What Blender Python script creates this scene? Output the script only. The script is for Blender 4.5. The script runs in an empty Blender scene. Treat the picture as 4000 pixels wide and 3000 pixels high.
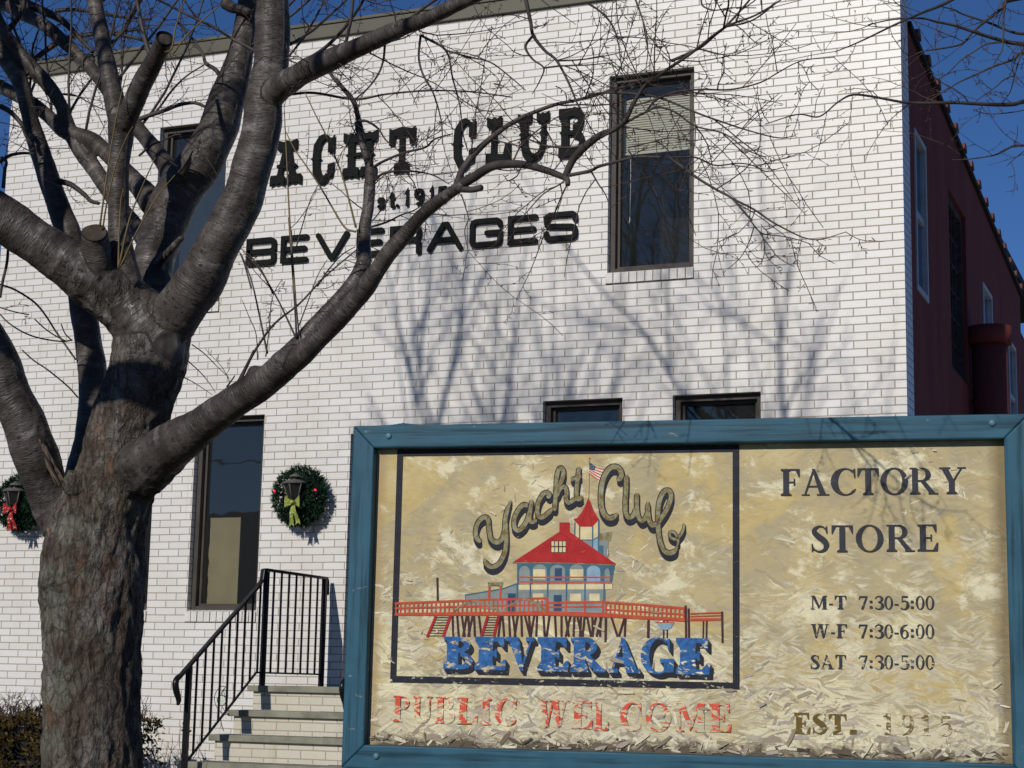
import bpy, bmesh, math, random
import numpy as np
from mathutils import Vector, Matrix, noise

S = bpy.context.scene
COL = S.collection
# ------------------------------------------------------------------ camera
CAM = np.array([0.0, -13.5, 1.55])
RM = np.array([[0.92556994, 0.0453121, -0.37585516],
               [0.37803331, -0.16379585, 0.91118699],
               [0.02027572, 0.98545306, 0.168734]])
RM[1] = [0.37803331, -0.16379585, 0.91118699]
FPX = 6892.34                                   # focal length in pixels of the 4000 x 3000 photograph
cd = bpy.data.cameras.new("camera"); cam = bpy.data.objects.new("camera", cd); COL.objects.link(cam)
cd.sensor_width = 36.0; cd.lens = 36.0 * FPX / 4000.0; cd.clip_start = 0.05; cd.clip_end = 2000
r_, u_, f_ = Vector(RM[:, 0]), Vector(RM[:, 1]), Vector(RM[:, 2])
r_.normalize(); f_ = (f_ - r_ * f_.dot(r_)).normalized(); u_ = r_.cross(f_)
cam.matrix_world = Matrix(((r_.x, u_.x, -f_.x, CAM[0]), (r_.y, u_.y, -f_.y, CAM[1]), (r_.z, u_.z, -f_.z, CAM[2]), (0, 0, 0, 1)))
S.camera = cam
# ------------------------------------------------------------------ light
SUN = Vector((0.10, 1.0, -0.505)).normalized()
w = bpy.data.worlds.new("World"); S.world = w; w.use_nodes = True
nt = w.node_tree; nt.nodes.clear()
sky = nt.nodes.new("ShaderNodeTexSky"); sky.sky_type = 'NISHITA'; sky.sun_disc = False
sky.sun_elevation = math.asin(-SUN.z); sky.sun_rotation = math.radians(185.7)
sky.altitude = 0; sky.air_density = 0.7; sky.dust_density = 0.0; sky.ozone_density = 10.0
bg = nt.nodes.new("ShaderNodeBackground"); bg.inputs[1].default_value = 0.068
wo = nt.nodes.new("ShaderNodeOutputWorld")
nt.links.new(sky.outputs[0], bg.inputs[0]); nt.links.new(bg.outputs[0], wo.inputs[0])
sd = bpy.data.lights.new("sun", 'SUN'); sun = bpy.data.objects.new("sun", sd); COL.objects.link(sun)
sd.energy = 3.1; sd.angle = math.radians(0.53); sd.color = (1.0, 0.95, 0.87)
sun.rotation_euler = SUN.to_track_quat('-Z', 'Y').to_euler(); sun.location = (-5, -30, 20)
S.view_settings.view_transform = 'Standard'; S.view_settings.look = 'None'
S.view_settings.exposure = 0.0; S.view_settings.gamma = 1.0; S.view_settings.use_curve_mapping = False

# ------------------------------------------------------------------ survey helpers: photo pixel + known plane -> point in the place
def ray(x, y):
    return RM @ np.array([x - 2000.0, 1500.0 - y, FPX])
def onY(x, y, Y=0.0):
    d = ray(x, y); return CAM + d * ((Y - CAM[1]) / d[1])
def onX(x, y, X):
    d = ray(x, y); return CAM + d * (X / d[0])
def fz(x, y):
    p = onY(x, y, 0.0); return (p[0], p[2])

# ------------------------------------------------------------------ node helper
class N:
    def __init__(s, name, rough=0.7, spec=0.25):
        s.m = bpy.data.materials.new(name); s.m.use_nodes = True
        s.t = s.m.node_tree; s.t.nodes.clear()
        s.out = s.t.nodes.new("ShaderNodeOutputMaterial")
        s.b = s.t.nodes.new("ShaderNodeBsdfPrincipled")
        s.t.links.new(s.b.outputs[0], s.out.inputs[0])
        s.b.inputs["Roughness"].default_value = rough; s.b.inputs["Specular IOR Level"].default_value = spec
    def n(s, k): return s.t.nodes.new(k)
    def set(s, inp, v):
        if hasattr(v, "is_output") or isinstance(v, bpy.types.NodeSocket): s.t.links.new(v, inp)
        elif isinstance(v, (tuple, list)) and inp.type == 'RGBA' and len(v) == 3: inp.default_value = (*v, 1)
        else: inp.default_value = v
    def obj(s): return s.n("ShaderNodeTexCoord").outputs["Object"]
    def attr(s, name, out="Fac"):
        a = s.n("ShaderNodeAttribute"); a.attribute_name = name; return a.outputs[out]
    def map(s, v, scale=(1, 1, 1), rot=(0, 0, 0), loc=(0, 0, 0)):
        m = s.n("ShaderNodeMapping"); s.set(m.inputs[0], v)
        m.inputs["Location"].default_value = loc; m.inputs["Rotation"].default_value = rot; m.inputs["Scale"].default_value = scale
        return m.outputs[0]
    def rs(s, v, rot, scale, loc=(0, 0, 0)):                       # turn first, then stretch
        return s.map(s.map(v, (1, 1, 1), (0, 0, rot)), scale, (0, 0, 0), loc)
    def noise(s, v, scale=5, detail=4, rough=0.55, dist=0.0, out=0):
        m = s.n("ShaderNodeTexNoise"); s.set(m.inputs["Vector"], v)
        m.inputs["Scale"].default_value = scale; m.inputs["Detail"].default_value = detail
        m.inputs["Roughness"].default_value = rough; m.inputs["Distortion"].default_value = dist
        return m.outputs[out]
    def voro(s, v, scale=5, feat='F1', out="Distance", rnd=1.0):
        m = s.n("ShaderNodeTexVoronoi"); m.feature = feat; s.set(m.inputs["Vector"], v)
        m.inputs["Scale"].default_value = scale; m.inputs["Randomness"].default_value = rnd
        return m.outputs[out]
    def ramp(s, f, stops, interp='LINEAR'):
        m = s.n("ShaderNodeValToRGB"); s.set(m.inputs[0], f); e = m.color_ramp.elements; m.color_ramp.interpolation = interp
        while len(e) < len(stops): e.new(0.5)
        for i, (p, c) in enumerate(stops):
            e[i].position = p; e[i].color = (c, c, c, 1) if not isinstance(c, (tuple, list)) else (*c, 1)
        return m.outputs[0]
    def mix(s, f, a, b, mode='MIX'):
        m = s.n("ShaderNodeMix"); m.data_type = 'RGBA'; m.blend_type = mode
        s.set(m.inputs[0], f); s.set(m.inputs[6], a); s.set(m.inputs[7], b); return m.outputs[2]
    def math(s, op, a, b=0.0, c=None):
        m = s.n("ShaderNodeMath"); m.operation = op; s.set(m.inputs[0], a); s.set(m.inputs[1], b)
        if c is not None: s.set(m.inputs[2], c)
        return m.outputs[0]
    def sep(s, v):
        m = s.n("ShaderNodeSeparateXYZ"); s.set(m.inputs[0], v); return m.outputs
    def comb(s, x, y, z):
        m = s.n("ShaderNodeCombineXYZ"); s.set(m.inputs[0], x); s.set(m.inputs[1], y); s.set(m.inputs[2], z); return m.outputs[0]
    def bump(s, h, strength=0.4, dist=0.01, prev=None):
        m = s.n("ShaderNodeBump"); s.set(m.inputs["Height"], h); m.inputs["Strength"].default_value = strength
        m.inputs["Distance"].default_value = dist
        if prev is not None: s.set(m.inputs["Normal"], prev)
        s.t.links.new(m.outputs[0], s.b.inputs["Normal"]); return m.outputs[0]
    def base(s, c): s.set(s.b.inputs["Base Color"], c); return s
    def rough(s, c): s.set(s.b.inputs["Roughness"], c); return s

def simple(name, col, rough=0.6, var=0.15, scale=8, bump=0.15, bscale=60, metal=0.0, bd=0.003):
    k = N(name, rough); o = k.obj()
    f = k.noise(o, scale, 5, 0.6)
    lo = tuple(c * (1 - var) for c in col); hi = tuple(min(1, c * (1 + var)) for c in col)
    k.base(k.ramp(f, [(0.3, lo), (0.7, hi)])); k.b.inputs["Metallic"].default_value = metal
    if bump: k.bump(k.noise(o, bscale, 4), bump, bd)
    return k.m

# ------------------------------------------------------------------ mesh helper
class MB:
    def __init__(s): s.v = []; s.f = []; s.mi = []; s.at = []; s.smooth = []
    def add(s, verts, faces, mi=0, a=0.0, smooth=False):
        o = len(s.v); s.v.extend([tuple(map(float, p)) for p in verts]); s.at.extend([a] * len(verts))
        for f in faces: s.f.append(tuple(i + o for i in f)); s.mi.append(mi); s.smooth.append(smooth)
    def box(s, lo, hi, mi=0, a=0.0):
        x0, y0, z0 = lo; x1, y1, z1 = hi
        v = [(x0, y0, z0), (x1, y0, z0), (x1, y1, z0), (x0, y1, z0), (x0, y0, z1), (x1, y0, z1), (x1, y1, z1), (x0, y1, z1)]
        s.add(v, [(0, 3, 2, 1), (4, 5, 6, 7), (0, 1, 5, 4), (1, 2, 6, 5), (2, 3, 7, 6), (3, 0, 4, 7)], mi, a)
    def prism(s, poly, fn, d0, d1, mi=0):
        """poly: 2-D outline; fn(u, v, depth) -> 3-D point; front at d0, back at d1"""
        n = len(poly)
        v = [fn(p[0], p[1], d0) for p in poly] + [fn(p[0], p[1], d1) for p in poly]
        f = [tuple(range(n)), tuple(range(2 * n - 1, n - 1, -1))]
        f += [(i, n + i, n + (i + 1) % n, (i + 1) % n) for i in range(n)]
        s.add(v, f, mi)
    def flat(s, poly, fn, d, mi=0):
        s.add([fn(p[0], p[1], d) for p in poly], [tuple(range(len(poly)))], mi)
    def tube(s, pts, rad, sides=6, mi=0, a=0.0, caps=True, smooth=True):
        P = np.array(pts, float); n = len(P)
        R = np.full(n, rad, float) if np.isscalar(rad) else np.array(rad, float)
        T = np.gradient(P, axis=0); T /= (np.linalg.norm(T, axis=1)[:, None] + 1e-12)
        ref = np.array([0.0, 1.0, 0.0]) if abs(T[0][1]) < 0.9 else np.array([1.0, 0, 0])
        U = np.cross(T[0], ref); U /= np.linalg.norm(U)
        V = []; ang = np.arange(sides) * 2 * math.pi / sides
        for i in range(n):
            U = U - T[i] * (U @ T[i]); U /= (np.linalg.norm(U) + 1e-12); W = np.cross(T[i], U)
            V.append(P[i] + R[i] * (np.cos(ang)[:, None] * U + np.sin(ang)[:, None] * W))
        V = np.concatenate(V); F = []
        for i in range(n - 1):
            for k in range(sides):
                k2 = (k + 1) % sides
                F.append((i * sides + k, i * sides + k2, (i + 1) * sides + k2, (i + 1) * sides + k))
        if caps: F.append(tuple(range(sides - 1, -1, -1))); F.append(tuple((n - 1) * sides + k for k in range(sides)))
        s.add(V, F, mi, a, smooth)
    def build(s, name, mats, parent=None, origin=(0, 0, 0), attr=None):
        me = bpy.data.meshes.new(name); o3 = np.array(origin)
        me.from_pydata([tuple(np.array(p) - o3) for p in s.v], [], s.f)
        if not isinstance(mats, (list, tuple)): mats = [mats]
        for m in mats: me.materials.append(m)
        me.polygons.foreach_set("material_index", s.mi); me.polygons.foreach_set("use_smooth", s.smooth)
        if attr:
            a = me.attributes.new(attr, 'FLOAT', 'POINT'); a.data.foreach_set("value", s.at)
        me.update(); ob = bpy.data.objects.new(name, me); COL.objects.link(ob)
        if parent is not None: ob.parent = parent
        return ob

def tag(o, label=None, cat=None, group=None, kind=None):
    if label: o["label"] = label
    if cat: o["category"] = cat
    if group: o["group"] = group
    if kind: o["kind"] = kind
    return o
def thing(name, loc, label, cat, group=None, rz=0.0):
    o = bpy.data.objects.new(name, None); COL.objects.link(o); o.location = loc; o.rotation_euler = (0, 0, rz)
    o.empty_display_size = 0.2
    return tag(o, label, cat, group)
def bevel(ob, w=0.004, seg=2):
    m = ob.modifiers.new("bevel", 'BEVEL'); m.width = w; m.segments = seg; m.limit_method = 'ANGLE'
    return ob
def catmull(pts, sub=6):
    P = np.array(pts, float)
    if len(P) < 3:
        return np.array([P[0] + (P[-1] - P[0]) * t for t in np.linspace(0, 1, sub + 1)])
    Q = np.vstack([2 * P[0] - P[1], P, 2 * P[-1] - P[-2]]); out = []
    for i in range(1, len(Q) - 2):
        p0, p1, p2, p3 = Q[i - 1], Q[i], Q[i + 1], Q[i + 2]
        for k in range(sub):
            t = k / sub
            out.append(0.5 * ((2 * p1) + (-p0 + p2) * t + (2 * p0 - 5 * p1 + 4 * p2 - p3) * t * t + (-p0 + 3 * p1 - 3 * p2 + p3) * t ** 3))
    out.append(P[-1]); return np.array(out)
def ribbon(pts, wid):
    """2-D centre line -> list of quads sharing mitred edges"""
    P = np.array(pts, float); n = len(P); W = np.full(n, wid, float) if np.isscalar(wid) else np.array(wid, float)
    seg = np.diff(P, axis=0); seg /= (np.linalg.norm(seg, axis=1)[:, None] + 1e-12)
    L = []; Rr = []
    for i in range(n):
        a = seg[max(0, i - 1)]; b = seg[min(n - 2, i)]
        t = a + b; t /= (np.linalg.norm(t) + 1e-9); nn = np.array([-t[1], t[0]])
        k = 1.0 / max(0.45, abs(nn @ np.array([-a[1], a[0]])))
        L.append(P[i] + nn * W[i] / 2 * k); Rr.append(P[i] - nn * W[i] / 2 * k)
    return L + Rr[::-1], L, Rr
# ================================================================== materials
def brick_mat(name, ox, oz, tint=(0.74, 0.72, 0.70), stain=None):
    k = N(name, 0.42, .45); o = k.obj(); x, y, z = k.sep(o)
    u = k.math('ADD', k.math('ADD', x, y), ox); v = k.math('ADD', z, oz)
    # slight waviness so that courses are not ruler straight
    wob = k.noise(o, 1.3, 2); wob2 = k.math('MULTIPLY', k.math('SUBTRACT', wob, 0.5), 0.006)
    vec = k.comb(u, k.math('ADD', v, wob2), 0.0)
    b = k.n("ShaderNodeTexBrick"); k.set(b.inputs["Vector"], vec)
    b.offset = 0.5; b.offset_frequency = 2; b.squash = 1.0
    for nm, val in (("Scale", 1.0), ("Mortar Size", 0.0054), ("Mortar Smooth", 0.25), ("Bias", 0.0), ("Brick Width", 0.2093), ("Row Height", 0.06505)):
        b.inputs[nm].default_value = val
    t = tint
    k.set(b.inputs["Color1"], (t[0] * 1.03, t[1] * 1.03, t[2] * 1.03)); k.set(b.inputs["Color2"], (t[0] * 0.95, t[1] * 0.95, t[2] * 0.94))
    k.set(b.inputs["Mortar"], (0.37, 0.325, 0.265))
    grime = k.noise(k.map(o, (0.9, 0.9, 0.35)), 1.4, 5, 0.6)
    speck = k.noise(o, 55, 3, 0.6)
    c = k.mix(1.0, b.outputs[0], k.ramp(grime, [(0.30, (0.92, 0.90, 0.86)), (0.55, (1, 1, 1))]), 'MULTIPLY')
    c = k.mix(1.0, c, k.ramp(speck, [(0.32, (0.93, 0.93, 0.91)), (0.5, (1, 1, 1))]), 'MULTIPLY')
    # thin soot runs below sills and letters
    run = k.noise(k.map(o, (9, 9, 0.5)), 1.0, 3, 0.5)
    c = k.mix(1.0, c, k.ramp(run, [(0.26, (0.88, 0.86, 0.80)), (0.38, (1, 1, 1))]), 'MULTIPLY')
    if stain:                                                       # old drip mark under one sill corner
        xs, zs = stain; dxm = k.math('ABSOLUTE', k.math('SUBTRACT', x, xs)); dzm = k.math('SUBTRACT', zs, z)
        mk = k.math('MULTIPLY', k.ramp(dxm, [(.03, 1.0), (.16, 0.0)]), k.math('MULTIPLY', k.ramp(dzm, [(0.0, 0.0), (.02, 1.0), (.55, 0.0)]), k.ramp(run, [(.3, 1.0), (.7, .3)])))
        c = k.mix(k.math('MULTIPLY', mk, .45), c, (.30, .27, .23))
    k.base(c)
    h = k.math('SUBTRACT', k.math('MULTIPLY', speck, 0.08), k.math('MULTIPLY', b.outputs[1], 0.8))
    k.bump(h, 0.35, 0.005)
    k.rough(k.math('ADD', 0.38, k.math('MULTIPLY', b.outputs[1], 0.5)))
    return k.m
M = {}
BZ = -2.048                 # a bed joint runs along the ground-floor sill
CX = -2.288                 # right-hand corner of the front
M['brick'] = brick_mat("white_glazed_brick", 2.288, BZ, stain=(-4.66 + 2.288, 4.85))
M['step_brick'] = brick_mat("cream_step_brick", 0.05, -0.005, (0.60, 0.57, 0.48))
M['sill'] = simple("sill_brick", (0.66, 0.64, 0.60), 0.5, 0.14, 9, 0.2, 70)
M['mortar'] = simple("mortar", (0.20, 0.18, 0.155), 0.9, 0.2, 20)
M['fascia'] = simple("olive_metal", (0.105, 0.10, 0.072), 0.45, 0.12, 3, 0.05, 20)
M['frame'] = simple("bronze_frame", (0.060, 0.050, 0.043), 0.55, 0.2, 6, 0.05, 40)
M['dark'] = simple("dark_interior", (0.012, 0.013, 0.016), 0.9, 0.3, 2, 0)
M['letter'] = simple("black_letter_paint", (0.006, 0.007, 0.007), 0.6, 0.3, 7, 0.2, 45); M['letter'].node_tree.nodes['Principled BSDF'].inputs['Specular IOR Level'].default_value = .10
M['iron'] = simple("black_iron", (0.010, 0.010, 0.012), 0.3, 0.25, 12, 0.15, 60)
M['slab'] = simple("step_stone", (0.225, 0.22, 0.17), 0.8, 0.3, 7, 0.3, 50)
M['blind'] = simple("cream_blind", (0.66, 0.635, 0.53), 0.6, 0.06, 5, 0)
M['board'] = simple("beige_board", (0.31, 0.27, 0.165), 0.8, 0.10, 7, 0.1, 30)
M['bluecloth'] = simple("slate_curtain", (0.030, 0.045, 0.065), 0.9, 0.1, 7, 0)
M['tan'] = simple("tan_curtain", (0.25, 0.19, 0.12), 0.9, 0.1, 7, 0)
M['cord'] = simple("white_cord", (0.7, 0.7, 0.65), 0.6, 0.05, 7, 0)
M['greyframe'] = simple("grey_sash", (0.42, 0.42, 0.42), 0.5, 0.15, 9, 0.1, 40)
M['rust'] = simple("grimy_steel", (0.05, 0.04, 0.036), 0.8, 0.5, 14, 0.3, 60)
M['tile'] = simple("clay_tile", (0.15, 0.055, 0.045), 0.8, 0.5, 5, 0.2, 30)
M['tar'] = simple("dark_coping", (0.02, 0.019, 0.02), 0.8, 0.3, 5, 0.1, 30)
def red_mat():
    k = N("dark_red_stucco", 0.85); o = k.obj()
    f = k.noise(k.map(o, (1, 1, 0.3)), 2.2, 6, 0.65)
    c = k.ramp(f, [(0.25, (0.135, 0.030, 0.027)), (0.5, (0.185, 0.040, 0.035)), (0.75, (0.225, 0.058, 0.050))])
    k.base(c); k.bump(k.noise(o, 22, 6, 0.7), 0.6, 0.02); return k.m
M['red'] = red_mat()
def glass_mat(name, tint=(0.55, 0.62, 0.66), ior=1.5, boost=1.0, dirt=.036, gcol=(1.0, 0.95, 0.84)):
    k = N(name); k.t.nodes.remove(k.b)
    tr = k.n("ShaderNodeBsdfTransparent"); k.set(tr.inputs[0], tint)
    gl = k.n("ShaderNodeBsdfGlossy"); gl.inputs["Roughness"].default_value = 0.015; k.set(gl.inputs[0], gcol)
    fr = k.n("ShaderNodeFresnel"); fr.inputs[0].default_value = ior
    bp = k.n("ShaderNodeBump"); bp.inputs["Strength"].default_value = 0.10; bp.inputs["Distance"].default_value = 0.02
    k.set(bp.inputs["Height"], k.noise(k.obj(), 1.7, 2)); k.t.links.new(bp.outputs[0], gl.inputs["Normal"])
    mx = k.n("ShaderNodeMixShader"); k.set(mx.inputs[0], k.math('MULTIPLY', fr.outputs[0], boost))
    k.t.links.new(tr.outputs[0], mx.inputs[1]); k.t.links.new(gl.outputs[0], mx.inputs[2]); df = k.n("ShaderNodeBsdfDiffuse"); k.set(df.inputs[0], (.42, .45, .46)); m2 = k.n("ShaderNodeMixShader"); m2.inputs[0].default_value = dirt
    k.t.links.new(mx.outputs[0], m2.inputs[1]); k.t.links.new(df.outputs[0], m2.inputs[2]); k.t.links.new(m2.outputs[0], k.out.inputs[0])
    return k.m
M['glass'] = glass_mat("window_glass", (0.78, 0.80, 0.80), 1.5, 2.0)
M['glass2'] = glass_mat("side_window_glass", (0.3, 0.35, 0.4), 1.9, 1.9, .02, (.50, .68, .95))

# ================================================================== ground (setting)
def ground_mat():
    k = N("winter_lawn", 0.95); o = k.obj()
    k.base(k.ramp(k.noise(o, 3, 8, 0.7), [(0.3, (0.06, 0.055, 0.03)), (0.55, (0.13, 0.11, 0.055)), (0.75, (0.09, 0.09, 0.04))]))
    k.bump(k.noise(o, 40, 6, 0.7), 0.8, 0.03); return k.m
g = MB(); g.add([(-400, -400, 0), (400, -400, 0), (400, 400, 0), (-400, 400, 0)], [(0, 1, 2, 3)])
tag(g.build("ground", ground_mat()), kind="structure")
g = MB(); g.box((-200, -27, -0.02), (200, -18, 0.004)); tag(g.build("road", simple("asphalt", (0.05, 0.05, 0.05), 0.9, 0.2, 30, 0.4, 200)), kind="structure")
g = MB(); g.box((-200, -18.0, 0), (200, -17.85, 0.13)); g.box((-200, -17.85, 0), (200, -16.2, 0.12))
tag(g.build("pavement", simple("concrete", (0.3, 0.29, 0.27), 0.9, 0.12, 6, 0.2, 60)), kind="structure")

g = MB(); g.add([(CX - .2, -5, .004), (60, -5, .004), (60, 80, .004), (CX - .2, 80, .004)], [(0, 1, 2, 3)]); tag(g.build("bounce_ground", simple("pale_bounce_concrete", (0.34, 0.32, 0.29), .9, .12, 2, .2, 60)), kind="structure")  # unseen pale ground added to bounce sunlight onto the side wall
# ================================================================== the building
BO = (CX, 0.0, 0.0)
bld = thing("brick_building", BO, "two storey white brick building with dark red side wall and bare tree in front", "building")
XL, ZT, ZF0, ZF1 = -10.955, 7.35, 7.335, 7.475
DZ = 13.5
def zz(el): return 1.55 + el * DZ
WIN = dict(  # opening: x0, x1, z0, z1
    ur=(-.3507 * DZ, -.2955 * DZ, zz(.2516), zz(.3782)),
    ul=(-.6818 * DZ, -.6270 * DZ, zz(.2516), zz(.3790)),
    ll=(-.6404 * DZ, -.5880 * DZ, zz(.0443), zz(.1730)),
    l2=(-9.064 - .0524 * DZ, -9.064, zz(.0443), zz(.1730)),
    lm=(-.3916 * DZ, -.3399 * DZ, zz(.0443), zz(.1735)),
    lr=(-.3082 * DZ, -.2544 * DZ, zz(.0443), zz(.1735)),
    dr=(-7.072, -5.98, 1.515, 3.677))
def holed(mb, fn, u0, u1, v0, v1, holes, depth, mi=0):
    us = sorted({u0, u1, *[h[0] for h in holes], *[h[1] for h in holes]}); vs = sorted({v0, v1, *[h[2] for h in holes], *[h[3] for h in holes]})
    for a, b in zip(us, us[1:]):
        for c, d in zip(vs, vs[1:]):
            m, n = (a + b) / 2, (c + d) / 2
            if any(h[0] < m < h[1] and h[2] < n < h[3] for h in holes): continue
            mb.add([fn(a, c, 0), fn(b, c, 0), fn(b, d, 0), fn(a, d, 0)], [(0, 1, 2, 3)], mi)
    for a, b, c, d in holes:
        for p, q in (((a, c), (b, c)), ((b, c), (b, d)), ((b, d), (a, d)), ((a, d), (a, c))):
            mb.add([fn(*p, 0), fn(*p, depth), fn(*q, depth), fn(*q, 0)], [(0, 1, 2, 3)], mi)
wl = MB()
holed(wl, lambda u, v, d: (u, d, v), XL, CX, 0, ZT, list(WIN.values()), 0.11)
YR = 0.33                                                         # brick returns this far round the corner
wl.add([(CX, 0, 0), (CX, YR, 0), (CX, YR, ZT), (CX, 0, ZT)], [(0, 1, 2, 3)])
wl.add([(XL, 0, 0), (XL, 0, ZT), (XL, 14, ZT), (XL, 14, 0)], [(0, 1, 2, 3)])
wl.build("front_wall", M['brick'], bld, BO)
rf = MB(); rf.box((XL + .02, 0.25, 7.2), (CX - .3, 14, 7.3)); rf.build("roof", M['tar'], bld, BO)
fa = MB(); fa.box((XL - .03, -.03, ZF0), (CX + .03, .30, ZF1)); fa.box((XL - .03, -.045, ZF1 - .02), (CX + .03, .31, ZF1 + .012))
bevel(fa.build("roof_fascia", M['fascia'], bld, BO), .006)

def window(x0, x1, z0, z1, sill=True, inside=True):
    f = MB(); y = 0.062; w_ = 0.047
    # outer frame, then a stepped inner frame
    for a, b, c, d in ((x0, x0 + w_, z0, z1), (x1 - w_, x1, z0, z1), (x0 + w_, x1 - w_, z1 - w_, z1), (x0 + w_, x1 - w_, z0, z0 + w_)):
        f.box((a + .001, y, c + .001), (b - .001, y + .10, d - .001))
    w2 = 0.024
    X0, X1, Z0, Z1 = x0 + w_, x1 - w_, z0 + w_, z1 - w_
    for a, b, c, d in ((X0, X0 + w2, Z0, Z1), (X1 - w2, X1, Z0, Z1), (X0 + w2, X1 - w2, Z1 - w2, Z1), (X0 + w2, X1 - w2, Z0, Z0 + w2)):
        f.box((a, y + .05, c), (b, y + .09, d))
    fr = f.build("window", M['frame'], bld, BO)
    p = MB(); p.add([(X0, y + .078, Z0), (X1, y + .078, Z0), (X1, y + .078, Z1), (X0, y + .078, Z1)], [(0, 1, 2, 3)])
    p.build("pane", M['glass'], fr, BO)
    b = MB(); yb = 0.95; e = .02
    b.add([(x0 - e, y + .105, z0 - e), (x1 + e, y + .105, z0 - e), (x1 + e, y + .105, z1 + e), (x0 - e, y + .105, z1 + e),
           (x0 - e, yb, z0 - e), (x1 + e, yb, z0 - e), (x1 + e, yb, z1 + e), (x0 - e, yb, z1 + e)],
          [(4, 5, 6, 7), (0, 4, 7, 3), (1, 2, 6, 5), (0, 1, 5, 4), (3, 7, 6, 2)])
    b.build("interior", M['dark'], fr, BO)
    if sill:
        s = MB(); n = 11; x = x0 - .012; L = (x1 + .004 - x) / n; rnd = random.Random(int(x0 * 99))
        for i in range(n):
            j = rnd.uniform(0, .004)
            s.add([(x + i * L + .004, -.016 - j, z0 - .093), (x + (i + 1) * L - .004, -.016 - j, z0 - .093), (x + (i + 1) * L - .004, -.014 - j, z0 - .004), (x + i * L + .004, -.014 - j, z0 - .004),
                   (x + i * L + .004, .06, z0 - .093), (x + (i + 1) * L - .004, .06, z0 - .093), (x + (i + 1) * L - .004, .06, z0 + .012), (x + i * L + .004, .06, z0 + .012)],
                  [(0, 1, 2, 3), (3, 2, 6, 7), (0, 3, 7, 4), (1, 5, 6, 2), (0, 4, 5, 1)])
        s.box((x + .002, -.008, z0 - .099), (x1 + .002, .055, z0 - .006), 1)
        s.build("window_sill", [M['sill'], M['mortar']], fr, BO)
    return fr, (X0, X1, Z0, Z1)
fr, (a, b, c, d) = window(*WIN['ur'])
bl = MB(); yb = 0.22; zb = fz(2420, 565)[1] - .02
n = int((d - .10 - zb) / .021)
for i in range(n):
    z = zb + .012 + i * .021
    bl.add([(a + .012, yb - .005, z - .012), (b - .004, yb - .005, z - .012), (b - .004, yb + .006, z + .012), (a + .012, yb + .006, z + .012)], [(0, 1, 2, 3)])
bl.box((a + .012, yb - .012, zb - .012), (b - .004, yb + .012, zb + .003)); bl.build("blind", M['blind'], fr, BO)
ct = MB(); xc = a + .082; ct.tube([(xc, yb - .02, zb), (xc + .002, yb - .02, zb - .3), (xc - .002, yb - .02, zb - .56)], .0032, 5)
ct.tube([(xc - .002, yb - .02, zb - .56), (xc - .003, yb - .02, zb - .61)], [.004, .010], 6); ct.build("blind_cord", M['cord'], fr, BO)
fr, (a, b, c, d) = window(*WIN['ul'])
cu = MB(); cu.add([(a, .30, c), (b, .30, c), (b, .30, d), (a, .30, d)], [(0, 1, 2, 3)]); cu.build("curtain", M['bluecloth'], fr, BO)
cu = MB(); cu.box((a + .02, .28, c), (b, .295, c + .13)); cu.build("box", M['tan'], fr, BO)
fr, (a, b, c, d) = window(*WIN['ll'])
pb = MB(); rnd = random.Random(3)
yq = .19; pl, pr = onY(810, 2300, yq), onY(928, 2300, yq); ptp, pbt = onY(880, 2022, yq), onY(860, 2362, yq)
nx = 14; edge = [(pl[0] + rnd.uniform(-.006, .006), ptp[2] + (c - ptp[2]) * i / nx) for i in range(nx + 1)]
pb.add([(x, yq, z) for x, z in edge] + [(pr[0], yq, c), (pr[0], yq, ptp[2])], [tuple(range(nx + 3))]); pb.build("cardboard", M['board'], fr, BO)
window(*WIN['l2']); window(*WIN['lm']); window(*WIN['lr'])
# front door, almost wholly behind the sign
x0, x1, z0, z1 = WIN['dr']
df = MB()
for q in ((x0, x0 + .06, z0, z1), (x1 - .06, x1, z0, z1), (x0 + .06, x1 - .06, z1 - .06, z1)): df.box((q[0] + .001, .06, q[2]), (q[1] - .001, .16, q[3] - .001))
do = df.build("door", M['frame'], bld, BO)
dl = MB(); dl.box((x0 + .06, .10, z0 + .01), (x1 - .06, .15, z1 - .06))
for k_ in range(2):
    dl.box((x0 + .16 + k_ * .42, .088, z0 + .2), (x0 + .48 + k_ * .42, .10, z0 + .95)); dl.box((x0 + .16 + k_ * .42, .088, z0 + 1.1), (x0 + .48 + k_ * .42, .10, z0 + 1.95))
bevel(dl.build("door_leaf", simple("door_paint", (0.03, 0.03, 0.032), 0.4), do, BO))
dh = MB(); dh.tube([(x1 - .13, .06, z0 + .95), (x1 - .13, .10, z0 + .95)], .02, 8); dh.tube([(x1 - .13, .055, z0 + .95), (x1 - .13, .062, z0 + .95)], .034, 10); dh.build("handle", M['iron'], do, BO)

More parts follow.
